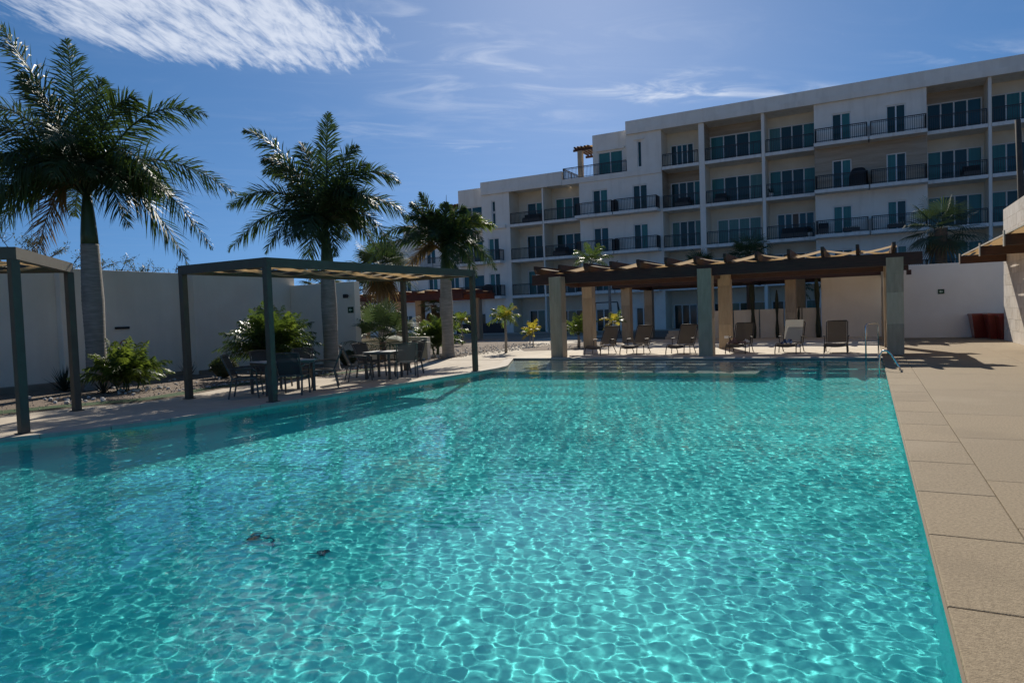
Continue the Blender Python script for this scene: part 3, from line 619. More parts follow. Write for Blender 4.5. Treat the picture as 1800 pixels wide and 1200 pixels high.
wallbox('white_wall', [(1.002,4.98,33.6,33.9,0,3.09)], mat('white_wall_paint', (.83,.78,.69), (.89,.845,.76), .7, .9, .2, 60), 'plain white wall with a green arrow sign right of the lounger pergola')
# steps in the court
st = empty('court_steps', (-9.6,35.8,0), 0, 'three low stone steps between the pergola pillars behind the loungers', 'steps')
for k in range(3): MB().box(0, 2.2, .34*k, .34*k+.338, 0, .14*(k+1)).build('step', MT['path'], st)

# ---------------------------------------------------------------- travertine wall at the right edge, tile by tile
tw = empty('stone_wall', (4.5, 31.2, 0), 0, 'tall pale travertine-tiled wall along the right edge of the deck', 'wall')
MB().box(.03, .6, -12, 0, 0, 4.86).build('core', MT['stone_b'], tw)
zrow = 0; k = 0; th = .405
while zrow < 4.86-.05:
    z1 = min(zrow+th, 4.86); yy_ = 0-(.0 if k % 2 == 0 else .42)
    if k % 2: MB().box(.0, .028, yy_+.003, -.003, zrow+.003, z1-.003).build('tile', random.choice([MT['stone_a'], MT['stone_b'], MT['stone_c']]), tw)
    while yy_ > -11.5:
        w = .84; d = random.uniform(0, .004); MB().box(d, .028, yy_-w+.003, yy_-.003, zrow+.003, z1-.003).build('tile', random.choice([MT['stone_a'], MT['stone_b'], MT['stone_c']]), tw); yy_ -= w
    zrow = z1; k += 1
for i in range(12): MB().box(.03, .598, -.003+.0, .025, .405*i+.003, min(.405*(i+1), 4.86)-.003).build('tile', random.choice([MT['stone_a'], MT['stone_c']]), tw)
# awning pergola hung on that wall
aw = empty('wall_pergola', (4.5, 30.6, 3.07), 0, 'brown timber awning of stepped beams and shade cloth on the travertine wall', 'pergola')
ay = [0, -5.2, -9.45, -12.9]
for y in ay:
    MB().box(-1.42, -.004, y-.06, y+.06, -.16, .12).build('beam', MT['wood'], aw); MB().box(-1.452, -1.422, y-.07, y+.07, -.18, .22).build('lit_beam_tip', MT['coping'], aw)  # pale plates put the sunlight on the beam ends into colour
MB().bar((-1.34,.15,.16), (-1.34,-13.0,.16), .04, .04).build('edge_cable', MT['coping'], aw)  # pale colour stands in for the sunlit line along the awning edge
for j in range(5):
    x0 = -1.36+.27*j
    MB().grid(lambda u, v: (x0+.262*v, .12-13.1*u, .155+.03*math.sin(u*24+j*PI)), 60, 2).build('shade_cloth', MT['shade'], aw, True)

# ---------------------------------------------------------------- lounger pergola
pg = empty('lounger_pergola', (-10.35,22.9,0), 0, 'large pergola of travertine pillars, brown timber beams and woven tan cloth over the loungers', 'pergola')
GX, GY = -10.35, 22.9
def pillar(x, y, mats, w=.45):
    zs = [0, .92, 1.86, 2.42, 2.9] if random.random() < .5 else [0, 1.25, 2.2, 2.9]
    c = MB(); c.box(x-GX+.012, x+w-GX-.012, y-GY+.012, y+w-GY-.012, 0, 2.895); p = c.build('pillar', MT['trav_pillar'], pg)
    for i, (a, z) in enumerate(zip(zs[:-1], zs[1:])):
        for sx_, sy_, ex, ey in ((0,0,w,.03), (w-.03,.032,w,w), (0,.032,.03,w), (.032,w-.03,w-.032,w)):
            q = MB(); q.box(x-GX+sx_, x-GX+ex, y-GY+sy_, y-GY+ey, a+.002, z-.002); q.build('stone_slab', MT[random.choice(mats)], p, bevel=.003)
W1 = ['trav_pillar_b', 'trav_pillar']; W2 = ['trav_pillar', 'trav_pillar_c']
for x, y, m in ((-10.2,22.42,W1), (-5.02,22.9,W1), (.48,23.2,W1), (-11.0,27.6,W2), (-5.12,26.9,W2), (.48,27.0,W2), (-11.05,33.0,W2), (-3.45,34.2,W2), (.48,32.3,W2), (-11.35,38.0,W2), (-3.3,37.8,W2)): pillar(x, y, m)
def L_(mb): mb.v = [(x-GX, y-GY, z) for x, y, z in mb.v]; return mb
by = lambda x, y0: y0 + (x+5)*.035     # the rows run a few degrees off square
for y0, xa, xb, z0, z1 in ((23.12,-11.07,1.42,2.66,3.03), (27.25,-11.3,1.25,2.66,3.03), (32.7,-11.3,1.32,2.72,3.03)):
    L_(MB().bar((xa,by(xa,y0),(z0+z1)/2), (xb,by(xb,y0),(z0+z1)/2), .14, z1-z0)).build('beam', MT['wood'], pg, bevel=.006)
L_(MB().bar((-10.6,by(-10.6,23.36),2.86), (1.22,by(1.22,23.36),2.86), .12, .26)).build('beam', MT['wood'], pg, bevel=.006)
L_(MB().bar((1.42,by(1.4,32.7),2.78), (1.60,by(1.4,32.7),2.78), .14, .2)).build('beam_end', MT['wood'], pg)
for x in (-10.9, -5.1, .7):
    for a, c in ((23.22,27.1), (32.8,38.3)): L_(MB().bar((x,by(x,a),2.80), (x,by(x,c)-.02,2.80), .13, .22)).build('beam', MT['wood'], pg)
L_(MB().bar((-11.5,by(-11.5,38.0),2.87), (1.3,by(1.3,38.0),2.87), .14, .31)).build('beam', MT['wood'], pg)
RX = [-10.73+.951*i for i in range(13)]
for x in RX:
    for ya, Lr in ((22.6,5.0), (31.9,6.7)):
      y0 = by(x, ya); r = MB(); prof = [(0,3.19),(0,3.32),(Lr,3.32),(Lr,3.036),(.14,3.036)]
      r.v = [(x-.045-GX, y0+a-GY, z) for a, z in prof]+[(x+.045-GX, y0+a-GY, z) for a, z in prof]; m_ = len(prof)
      r.f = [tuple(range(m_)), tuple(range(2*m_-1, m_-1, -1))]+[(i, i+m_, (i+1) % m_+m_, (i+1) % m_) for i in range(m_)]
      r.build('rafter', MT['wood'], pg)
# cloth strips woven over and under the rafters
ny = 0
for yv in (22.95, 24.15, 25.35, 26.5, 32.3, 33.5, 34.7, 35.9, 37.1):
    w = .92; ph = ny % 2; m = MT['shade'] if ny % 3 else MT['shade_p']; xa, xb = RX[0]-.1, RX[-1]+.1
    def fn(u, v, yv=yv, ph=ph, w=w):
        x = xa+(xb-xa)*u; q = (x-RX[0])/.951+ph; tri = 1-4*abs(((q/2) % 1)-.5); z = 3.175-.085*tri - .02*math.sin(PI*(q % 1))
        return (x-GX, by(x, yv)+w*v+.03*math.sin(14*u+yv)-GY, z+.02*math.sin(v*PI))
    MB().grid(fn, 12*8, 3).build('shade_cloth', m, pg); ny += 1
# socket on the middle pillar
t = tag(MB().box(-4.92, -4.76, 26.878, 26.894, .40, .50).build('power_socket', MT['frame']), 'white double socket low on the second travertine pillar behind the loungers', 'socket')
t = tag(MB().box(4.478, 4.496, 30.62, 30.72, .42, .54).build('power_socket', MT['frame']), 'small white socket low on the travertine wall at the right edge', 'socket')

# ---------------------------------------------------------------- steel pergolas with woven cloth by the left terrace
def steel_pergola(P, zt, label, nbar, seed, ns):
    """P: four corners (front-left, front-right, back-right, back-left) in plan"""
    rr = random.Random(seed); o = Vector((P[0][0], P[0][1], 0)); t = empty('shade_pergola', o, 0, label, 'pergola', 'steel shade pergolas along the terrace')
    Q = [Vector((x, y, 0))-o for x, y in P]; up = Vector((0,0,zt))
    for q in Q: MB().box(q.x-.065, q.x+.065, q.y-.065, q.y+.065, .0, zt-.19).build('post', MT['olive'], t, bevel=.006); MB().box(q.x-.10, q.x+.10, q.y-.10, q.y+.10, 0, .012).build('base_plate', MT['olive'], t)
    for i in range(4):
        a, c = Q[i], Q[(i+1) % 4]; d = (c-a).normalized()*.065*(1 if i % 2 == 0 else -1)
        MB().bar(a+up-Vector((0,0,.095))-d, c+up-Vector((0,0,.095))+d, .13, .19).build('beam', MT['olive'], t)
    for i in range(1, nbar):
        f = i/nbar; a = Q[0].lerp(Q[3], f); c = Q[1].lerp(Q[2], f); MB().tube([a+up-Vector((0,0,.10)), c+up-Vector((0,0,.10))], .022, 6).build('cross_bar', MT['olive'], t)
    for j in range(ns):
        f0 = (j+.01)/ns; f1 = (j+.985)/ns; ph = j % 2
        def fn(u, v, f0=f0, f1=f1, ph=ph):
            f = f0+(f1-f0)*v; p = Q[0].lerp(Q[1], f).lerp(Q[3].lerp(Q[2], f), u); s_ = math.cos(PI*(u*nbar+ph))
            return (p.x, p.y, zt-.10+.055*s_+.012*math.sin(u*nbar*PI*.5+f*7))
        MB().grid(fn, nbar*6, 2).build('shade_cloth', MT['shade'], t, True)
    return t
steel_pergola([(-13.37,9.96), (-10.78,9.95), (-10.17,17.0), (-12.72,17.1)], 2.93, 'long grey steel pergola with woven tan cloth over the terrace dining tables', 8, 3, 6)
steel_pergola([(-16.6,5.1), (-14.4,3.1), (-11.85,5.86), (-14.0,7.90)], 2.93, 'grey steel pergola cut by the left edge of the view', 4, 5, 6)

# ---------------------------------------------------------------- plants
RT_ = Vector((math.cos(YAW), math.sin(YAW), 0)); FW_ = Vector((-math.sin(YAW), math.cos(YAW), 0)); UP = Vector((0,0,1))
def bez(a, c, b, n): return [a*(1-t)**2 + c*2*t*(1-t) + b*t*t for t in [i/n for i in range(n+1)]]
def frond(P0, T, sag, n, ll, lw, droop, plume, rr, rad=.022, start=.12):
    """feather leaf from P0 to tip T: midrib and leaflets that bend under their own weight"""
    P0 = Vector(P0); T = Vector(T); C_ = P0.lerp(T, .42)+UP*sag; seg = 10; c = bez(P0, C_, T, seg); b = MB(); b.tube(c, [rad*(1-.85*i/seg) for i in range(seg+1)], 4, False)
    for i in range(n):
        t = start+(1-start)*(i+.5)/n; p = P0*(1-t)**2 + C_*2*t*(1-t) + T*t*t; d = ((C_-P0)*(1-t)+(T-C_)*t).normalized()
        sd = d.cross(UP)
        if sd.length < .45: sd = sd*(1 if sd.dot(RT_) > 0 else -1)+RT_*(.5-sd.length)*1.5; sd = sd-d*sd.dot(d)
        sd = sd.normalized(); nrm = sd.cross(d).normalized()
        L_ = ll*(math.sin(PI*min(1, (t*.93+.07)))**.5)*rr.uniform(.82, 1.1)*(1 if t < .85 else .8)
        for s_ in (-1, 1):
            a = rr.uniform(-plume, plume); v = (sd*s_*math.cos(a)+nrm*math.sin(a)); v = (v*.86+d*(.35+.75*t)).normalized()
            dr = droop*rr.uniform(.5, 1.4); m1 = p+v*L_*.5-UP*dr*L_*.14; m2 = p+v*L_*.86-UP*dr*L_*.55; w = d*lw*rr.uniform(.8, 1.15); q = len(b.v)
            b.v += [tuple(p-w*.35), tuple(p+w*.35), tuple(m1+w*.5), tuple(m1-w*.5), tuple(m2)]; b.f += [(q,q+1,q+2,q+3), (q+3,q+2,q+4)]
    return b
def rel(b, o): b.v = [(x-o[0], y-o[1], z-o[2]) for x, y, z in b.v]; return b
def trunk(o, h, prof, m, t, rings=.11, lean=(0,0), r_amp=.012):
    pts = []; rad = []; n = int(h/(rings/2)); 
    for i in range(n+1):
        f = i/n; z = h*f; r = float(np.interp(f, [p[0] for p in prof], [p[1] for p in prof])); pts.append((lean[0]*f, lean[1]*f, z)); rad.append(r*(1+(r_amp if i % 2 else -r_amp)))
    return MB().tube(pts, rad, 14).build('trunk', m, t, True)
def royal(base, h, shaft, px_m, tips, label, rr, r0=.27, extra=6, ll=.78, flen=3.6, lean=(0,0)):
    """tips: (right m, up m, toward-camera m, sag) of frond ends measured from the crown"""
    t = empty('royal_palm', (base[0],base[1],0), 0, label, 'palm tree', 'tall royal palms on the garden side of the pool'); zs = h-shaft
    trunk(base, zs, [(0,r0*1.35), (.05,r0*1.08), (.3,r0*.95), (.62,r0*1.06), (1,r0*.86)], MT['bark'], t, lean=lean)
    MB().tube([(lean[0],lean[1],zs-.01), (lean[0],lean[1],zs+shaft*.18), (lean[0],lean[1],zs+shaft*.6), (lean[0],lean[1],h+.05)], [r0*.84, r0*.80, r0*.62, r0*.30], 14).build('crownshaft', MT['shaft'], t, True)
    P0 = Vector((lean[0], lean[1], h))
    def one(T, sag, m='leaf', n=118):
        L0 = T.length; frond(P0+Vector((0,0,rr.uniform(-.15,.1)))+T.normalized()*.08, P0+T, sag, n, ll*rr.uniform(.92,1.08), .044, .42, 1.15, rr, .034).build('frond', MT[m], t)
    for q in tips:
        m = q[4] if len(q) > 4 else 'leaf'; one(RT_*q[0]+UP*q[1]-FW_*q[2], q[3], m)
    for i in range(extra):
        a = 2*PI*i/extra+rr.uniform(-.4,.4); T = FW_*math.cos(a)*flen*rr.uniform(.55,.8)+RT_*math.sin(a)*flen*.45+UP*rr.uniform(-1.0,1.2); one(T, rr.uniform(.9,1.5))
    sp = MB(); sp.tube([P0+Vector((0,0,-.1)), P0+RT_*.10+UP*1.0, P0+RT_*.16+UP*2.1], [.05,.035,.006], 6); sp.build('spear_leaf', MT['shaft'], t, True)
    return t
rA = random.Random(5)
royal((-18.2,10.85), 5.30, 1.45, 62, [(-1.85,4.25,.4,1.0), (.42,2.9,-.2,.9), (1.6,2.2,.3,1.5), (3.35,1.75,.2,2.0), (4.05,-.35,.3,1.7), (3.5,-1.75,.6,2.2), (2.6,-.1,1.6,1.8), (1.5,-1.15,.8,1.5), (-.9,-1.9,.8,1.9,'leaf_b'), (-2.0,-1.2,.6,1.9), (-3.4,-1.2,0,1.9), (-3.9,.2,.2,1.8), (-3.0,2.3,.2,1.6), (-2.6,1.2,1.4,1.6), (-1.0,2.7,.8,1.1), (.8,.5,2.6,1.7), (-.8,-.6,2.4,1.6), (2.2,-2.0,-.8,1.9), (-.6,4.1,-.5,.5)],
      'tallest royal palm, left of the view, green crownshaft above the beige wall', rA, r0=.25, extra=11, ll=1.02, flen=4.2)
royal((-15.2,16.5), 4.62, 1.25, 54, [(.25,3.55,0,.3), (-.75,2.7,-.4,.7), (1.35,2.0,-.5,1.1), (-2.1,1.9,-.6,1.3), (2.6,.2,-.4,1.6), (-2.35,3.05,.2,1.2), (-3.0,.65,.2,1.7), (-2.95,-.75,.4,1.7), (-.5,-1.35,.5,1.5), (.45,-1.05,.7,1.2), (2.3,-1.0,.3,1.7,'leaf'), (2.45,1.25,.1,1.9), (1.9,.3,1.2,1.5), (-1.5,1.9,1.1,1.3), (1.0,2.6,-.5,1.0), (-1.6,-.9,1.0,1.5), (1.5,-.8,-.8,1.4)],
      'royal palm rising behind the main steel pergola, seen against open sky', rA, r0=.235, extra=8, ll=.84, flen=3.0)
royal((-14.8,22.7), 4.30, .95, 44, [(-.85,2.25,0,.3), (.15,1.75,.3,.4), (-.35,1.35,.8,.7), (.5,1.2,-.6,.7), (-1.3,1.9,-.3,.8), (1.5,1.2,-.3,1.0), (.9,1.55,.1,.9), (2.1,.75,.2,1.2,'leaf_l'), (2.05,-.95,.3,1.4), (-1.5,1.2,.2,1.2), (-2.6,.4,.1,1.5), (-3.0,-.5,.5,1.5), (-1.6,-1.2,.6,1.3,'leaf_b'), (1.3,-1.2,.5,1.2), (.3,-1.3,.9,1.1), (1.6,.1,1.1,1.2), (-1.4,.1,1.4,1.3)],
      'shorter royal palm in front of the four-storey wing, trunk beside the pergola corner', rA, r0=.235, extra=5, ll=.64, flen=2.2)
def fan_leaf(P0, d, r, n, rr, m, t, spread=1.9, pet=.5, dr=.25, lw=1.0):
    d = Vector(d).normalized(); b = MB(); hub = P0+d*pet-UP*.06; b.tube([P0, P0.lerp(hub, .5)+UP*.04, hub], [.018,.014,.012], 4, False)
    sd = d.cross(UP); sd = sd.normalized() if sd.length > .05 else RT_.copy(); nr = sd.cross(d).normalized()
    for i in range(n):
        a = spread*(2*(i+.5)/n-1); v = (d*math.cos(a)+sd*math.sin(a)+nr*.10*(1-abs(a)/spread)).normalized(); L_ = r*(1-.22*abs(a)/spread)*rr.uniform(.9,1.06)
        w = v.cross(nr).normalized()*(L_*spread/n*.78*lw); q = len(b.v); m1 = hub+v*L_*.55-UP*dr*L_*.12; m2 = hub+v*L_*.85-UP*dr*L_*.45; m3 = hub+v*L_-UP*dr*L_*.95
        b.v += [tuple(hub), tuple(m1+w*.6), tuple(m1-w*.6+nr*.01), tuple(m2+w*.28), tuple(m2-w*.28), tuple(m3)]; b.f += [(q,q+1,q+2), (q+2,q+1,q+3,q+4), (q+4,q+3,q+5)]
    b.build('frond', MT[m], t)
def fan_palm(base, h, r, nf, label, rr, lw=1.0, tr=.17, mt='fan', dead=4, tmat='bark_d', low=-.6, pet=.7, group='fan palms in the courts', up0=1.25):
    t = empty('fan_palm', (base[0],base[1],0), 0, label, 'palm tree', group)
    if h > .1: trunk(base, h, [(0,tr*1.25), (.1,tr), (.85,tr*.95), (1,tr*1.15)], MT[tmat], t, r_amp=.03)
    P0 = Vector((0,0,h))
    for i in range(nf):
        a = i*2.39996+rr.uniform(-.25,.25); e = up0-(up0-low)*(i/(nf-1))**.85; d = Vector((math.cos(a)*math.cos(e), math.sin(a)*math.cos(e), math.sin(e)))
        fan_leaf(P0+Vector((0,0,rr.uniform(-.1,.1))), d, r*rr.uniform(.88,1.08), 24, rr, mt, t, pet=pet*rr.uniform(.85,1.15), dr=.35, lw=lw)
    for i in range(dead):
        a = rr.uniform(0,6.28); fan_leaf(P0-Vector((0,0,.25)), (math.cos(a)*.6, math.sin(a)*.6, -.9), r*.85, 16, rr, 'leaf_b', t, pet=.35, dr=.6)
    return t
fan_palm((3.15,39.0), 5.05, 1.25, 26, 'dark fan palm rising behind the white wall, against the right end of the building', rA, tr=.26, dead=2, low=-.75, pet=.95, lw=.62)
fan_palm((-5.75,39.4), 4.45, 1.2, 18, 'fan palm crown poking above the timber pergola, larger of the two there', rA, lw=.65, tr=.22, dead=1, low=-.3, pet=.55)
fan_palm((-8.65,40.2), 4.05, .95, 12, 'small fan palm crown half hidden by the timber pergola, left of the larger one', rA, tr=.18, dead=0, low=.1, pet=.4)
fan_palm((-20.6,26.0), 4.05, 1.15, 26, 'fan palm with browning fronds behind the main steel pergola', rA, tr=.26, mt='fan', dead=7, tmat='bark', low=-.5, pet=.8)
fan_palm((-22.4,24.0), 3.2, .9, 14, 'smaller fan palm behind the end wall, mostly hidden by its neighbour', rA, tr=.2, dead=2, low=-.4, pet=.6)
fan_palm((-16.35,20.55), .75, 1.05, 19, 'young fan palm with bright stalks in front of the curved cream wall', rA, tr=.12, dead=0, low=-.05, pet=.95, group='low fan palms by the terrace', up0=1.35)
fan_palm((-27.5,40.5), 2.5, .9, 14, 'shaggy fan palm under the red timber pergola in the back garden', rA, tr=.2, dead=8, low=-.6, pet=.5)
# slender young palms with arching feather leaves
def young(base, h, n, fl, label, rr, m='leaf_l', ll=.30, tr=.05, group='young palms in the garden beds', ym=0, lw=.035, name='young_palm', lo=-.35, up=1.15, sag=.35, nl=26, stems=1, cat='palm tree', droop=.8, base_spread=.0):
    t = empty(name, (base[0],base[1],0), 0, label, cat, group)
    for s_ in range(stems):
        sx_, sy_ = (rr.uniform(-.16,.16), rr.uniform(-.16,.16)) if stems > 1 else (0, 0); hh = h*(rr.uniform(.5,1.1) if stems > 1 else 1)
        MB().tube([(sx_,sy_,0), (sx_*1.1+.02,sy_*1.1,hh*.5), (sx_*1.3,sy_*1.3,hh)], [tr*1.2,tr,tr*.8], 8).build('trunk', MT['bark'] if stems == 1 else MT['shaft'], t, True)
        for i in range(n):
            a = i*2.4+rr.uniform(-.3,.3)+s_; e = up-(up-lo)*(i/max(1,n-1)); L0 = fl*rr.uniform(.8,1.12)
            T = Vector((math.cos(a)*math.cos(e)*L0, math.sin(a)*math.cos(e)*L0, math.sin(e)*L0)); P0 = Vector((sx_*1.3, sy_*1.3, hh))
            mm = m if rr.random() > ym else 'leaf_y'
            frond(P0, P0+T, sag*L0*(.6+.6*math.cos(e)), nl, ll*rr.uniform(.85,1.1), lw, droop, .5, rr, .011, .16).build('frond', MT[mm], t)
    return t
young((-13.6,25.3), 1.35, 15, .85, 'young palm with a full crown beside the curving path', rA, ym=.25, ll=.34, tr=.055)
young((-20.3,32.6), 1.25, 10, .80, 'small slender palm with a drooping yellow-green crown before the dark plinth', rA, ym=.12, ll=.34, tr=.05)
young((-16.2,32.9), .45, 8, .62, 'low leafy palm seedling at the bend of the path', rA, m='leaf_l', ym=.15, ll=.22, tr=.03)
young((-14.9,30.6), .75, 8, .6, 'thin sapling with yellowing leaves behind the full-crowned young palm', rA, m='leaf_y', ll=.25, tr=.03)
young((-11.75,28.9), .55, 15, 1.05, 'bright green young palm in the bed between the first two pergola pillars', rA, ll=.34, tr=.07, up=1.35, lo=.05)
young((-10.9,31.5), 1.0, 8, .8, 'yellow-green sapling behind the second pergola pillar', rA, ll=.3, tr=.04, ym=.3)
young((-12.95,34.0), 4.15, 16, 1.35, 'coconut palm whose crown rises over the left end of the timber pergola', rA, m='leaf_d', ym=.15, ll=.42, tr=.11, lo=-.5, group='court palms behind the pergola')
young((-14.3,40.5), 3.4, 10, 1.3, 'darker palm behind the coconut palm at the left of the timber pergola', rA, m='leaf_d', ll=.42, tr=.1, lo=-.3, group='court palms behind the pergola')
young((-3.35,40.5), 2.35, 9, .8, 'small drooping palm against the ground-floor wall, left of the double pillars', rA, m='leaf_d', ll=.3, tr=.09, lo=-.7, group='court palms behind the pergola')
young((-1.95,40.2), 2.55, 11, .85, 'small palm in the dark gap right of the double pillars', rA, m='leaf_d', ll=.3, tr=.07, lo=-.6, group='court palms behind the pergola')
# areca clumps: many stems from one foot
AR = dict(group='areca palm clumps by the terrace', name='areca_palm', cat='palm')
young((-16.7,10.55), .25, 9, 1.12, 'yellow-green areca clump at the foot of the tallest palm', rA, m='leaf_l', ll=.34, tr=.02, stems=3, up=1.4, lo=.1, nl=28, **AR)
young((-16.95,10.9), .2, 9, .95, 'darker areca clump just left of the yellow-green one', rA, m='leaf_d', ll=.34, tr=.02, stems=3, up=1.3, lo=.1, nl=28, **AR)
young((-15.9,14.7), .5, 12, 1.65, 'wide dark areca clump behind the larger dining table', rA, m='leaf_d', ll=.45, tr=.03, stems=5, up=1.4, lo=.0, nl=32, **AR)
young((-15.8,14.95), .9, 7, 1.1, 'bright sunlit areca fronds rising from the middle of the dark clump', rA, m='leaf_l', ll=.42, tr=.03, stems=2, up=1.4, lo=.3, nl=30, **AR)
young((-16.3,23.9), .35, 10, 1.3, 'sunlit areca clump right of the young fan palm', rA, m='leaf_d', ll=.42, tr=.03, stems=4, up=1.4, lo=.1, nl=30, **AR)
young((-15.9,23.9), .7, 6, 1.1, 'yellow-green areca fronds leaning over the right side of its darker clump', rA, m='leaf_l', ll=.36, tr=.03, stems=2, up=1.2, lo=.2, nl=28, **AR)
# spiky and round plants
def agave(base, r, n, label, m='cactus', thin=.03, e0=.15):
    t = empty('agave', (base[0],base[1],0), 0, label, 'plant', 'spiky rosettes along the wall')
    b = MB()
    for i in range(n):
        a = i*2.4; e = e0+(1.45-e0)*((i/n)**.8); L0 = r*random.uniform(.8,1.1); d = Vector((math.cos(a)*math.cos(e), math.sin(a)*math.cos(e), math.sin(e))); sd = d.cross(UP).normalized()*thin
        p1 = d*L0*.4; p2 = d*L0; q = len(b.v); b.v += [tuple(-sd*.6), tuple(sd*.6), tuple(p1+sd), tuple(p1-sd), tuple(p2), tuple(p1*.98-UP*.02)]; b.f += [(q,q+1,q+2,q+3), (q+3,q+2,q+4), (q,q+3,q+5), (q+5,q+2,q+1)]
    b.build('blades', MT[m], t); return t
agave((-18.85,10.35), .72, 46, 'dark spiky agave between the posts of the left pergola', thin=.022)
agave((-18.9,14.1), .62, 20, 'thin dark rosette beside the left post of the main pergola', thin=.02, e0=.7)
agave((-16.9,10.2), .5, 26, 'small dark rosette under the areca clumps', thin=.02)
def ball(base, r, label, name='round_shrub', m='tree', cat='shrub'):
    b = MB(); rr = random.Random(int(base[1]*10))
    for i in range(1500):
        v = Vector((rr.gauss(0,1), rr.gauss(0,1), rr.gauss(0,1))).normalized(); v.z = abs(v.z)*.85 if v.z < -.2 else v.z*.85
        p = v*r*rr.uniform(.86,1.04)+Vector((0,0,r*.72)); d = Vector((rr.gauss(0,1), rr.gauss(0,1), rr.gauss(0,1))).normalized()*.05; e = d.cross(v).normalized()*.022; b.quad(p-e, p+d, p+e)
    b.grid(lambda u, w: (r*.82*math.cos(2*PI*u)*math.sin(PI*w), r*.82*math.sin(2*PI*u)*math.sin(PI*w), r*.72+r*.72*math.cos(PI*w)), 14, 8)
    o = b.build(name, MT[m]); o.location = (base[0],base[1],0); return tag(o, label, cat)
ball((-17.4,14.2), .40, 'low dark round shrub behind the nearest dining chair')
ball((-16.35,18.6), .34, 'small black round shrub at the foot of the end wall')
# cacti along the low cream wall
for (x, h, r, dx, lb) in ((-6.55,1.25,.10,0,'shortest column cactus, just right of the second pillar'), (-5.05,3.0,.13,-.1,'tallest column cactus, rising past the low cream wall'), (-3.95,2.35,.085,0,'slim straight column cactus in a gap of the cream wall'), (-3.0,1.5,.06,.05,'thin cactus stem half hidden by the double pillar'), (-2.12,2.9,.12,-.06,'thick cactus at the corner of the tall beige wall')):
    t = empty('column_cactus', (x,35.35,0), 0, lb, 'cactus', 'column cacti along the cream wall')
    b = MB(); n = 10; b.tube([(dx*(i/n)**2,0,h*i/n) for i in range(n+1)], [r*(.8+.25*math.sin(i*1.1)) if i < n else r*.25 for i in range(n+1)], 9); b.build('stem', MT['cactus'], t, True)
b = MB()
for x, h in ((0,2.05), (.28,2.4), (.5,1.6)): b.tube([(x,0,0), (x+.05,0,h*.6), (x+.12,0,h)], [.09,.1,.04], 8)
o = b.build('branching_cactus', MT['cactus'], None, True); o.location = (6.0,44.6,1.9); tag(o, 'dark cactus arms against the ground-floor windows left of the awning', 'cactus')
b = MB(); b.box(5.6,7.2,44.2,45.0,0,1.9); tag(b.build('planter_wall', MT['wall_l']), 'raised planter wall behind the white wall, mostly hidden', 'planter')
# leaning bare trunk behind the travertine wall
b = MB(); b.tube([(6.05,34.5,0), (5.62,34.4,4.2), (5.45,34.3,8.75)], [.16,.13,.10], 10); tag(b.build('bare_trunk', MT['twig'], None, True), 'dark bare palm trunk leaning behind the travertine wall', 'tree')
t = empty('wall_lamp', (5.15,31.5,4.8), 0, 'small globe lamp on top of the travertine wall, unlit', 'lamp')
MB().tube([(0,0,0),(0,0,.25)], .03, 8).build('stem', MT['frame'], t); MB().grid(lambda u, w: (.12*math.cos(2*PI*u)*math.sin(PI*w), .12*math.sin(2*PI*u)*math.sin(PI*w), .36+.12*math.cos(PI*w)), 14, 8).build('globe', MT['ac'], t, True)
# dry trees beyond the boundary wall
def dry_tree(base, h, w, label, rr, leaves=1500, m='tree', dens=1.0):
    t = empty('dry_tree', (base[0],base[1],0), 0, label, 'tree', 'dry trees beyond the boundary wall'); tb = MB(); lf = MB(); tips = []
    def branch(p, d, L0, r, depth):
        q = p+d*L0; tb.tube([p, p.lerp(q,.5)+Vector((rr.gauss(0,.05), rr.gauss(0,.05), rr.gauss(0,.04)))*L0, q], [r, r*.8, r*.6], 5, False)
        if depth == 0: tips.append((p, q)); return
        for i in range(rr.choice([2,3,3])):
            nd = (d+Vector((rr.gauss(0,.55)*w, rr.gauss(0,.55)*w, rr.gauss(0,.30)))).normalized(); branch(p.lerp(q, rr.uniform(.6,1)), nd, L0*rr.uniform(.62,.85), r*.6, depth-1)
    branch(Vector((0,0,0)), Vector((.05,0,1)), h*.47, .13, 5)
    for i in range(leaves):
        a, c = rr.choice(tips); p = a.lerp(c, rr.uniform(.2,1.1))+Vector((rr.gauss(0,.09), rr.gauss(0,.09), rr.gauss(0,.07))); d = Vector((rr.gauss(0,1), rr.gauss(0,1), rr.gauss(0,1))).normalized()*rr.uniform(.05,.09); e = d.cross(UP)*.35; lf.quad(p-d, p+e, p+d, p-e)
    tb.build('trunk', MT['twig'], t); lf.build('crown', MT[m], t)
dry_tree((-27,11.0), 4.9, 1.35, 'thin-leaved dry tree above the boundary wall at the far left', rA, 3600)
dry_tree((-26.4,14.2), 5.0, 1.3, 'twiggy dry tree above the wall behind the tallest palm', rA, 2200)
dry_tree((-26.6,17.0), 4.1, 1.2, 'low leafy tree top just over the wall right of the tallest palm trunk', rA, 2400)
dry_tree((-28,21.5), 4.0, 1.1, 'small twig crown above the wall before the main pergola', rA, 200)
dry_tree((-27,24.0), 4.2, 1.0, 'sparse small tree above the corner of the main steel pergola', rA, 260)
dry_tree((-29.5,33.0), 4.6, 1.3, 'dark bushy tree behind the end wall in the back garden', rA, 2600)

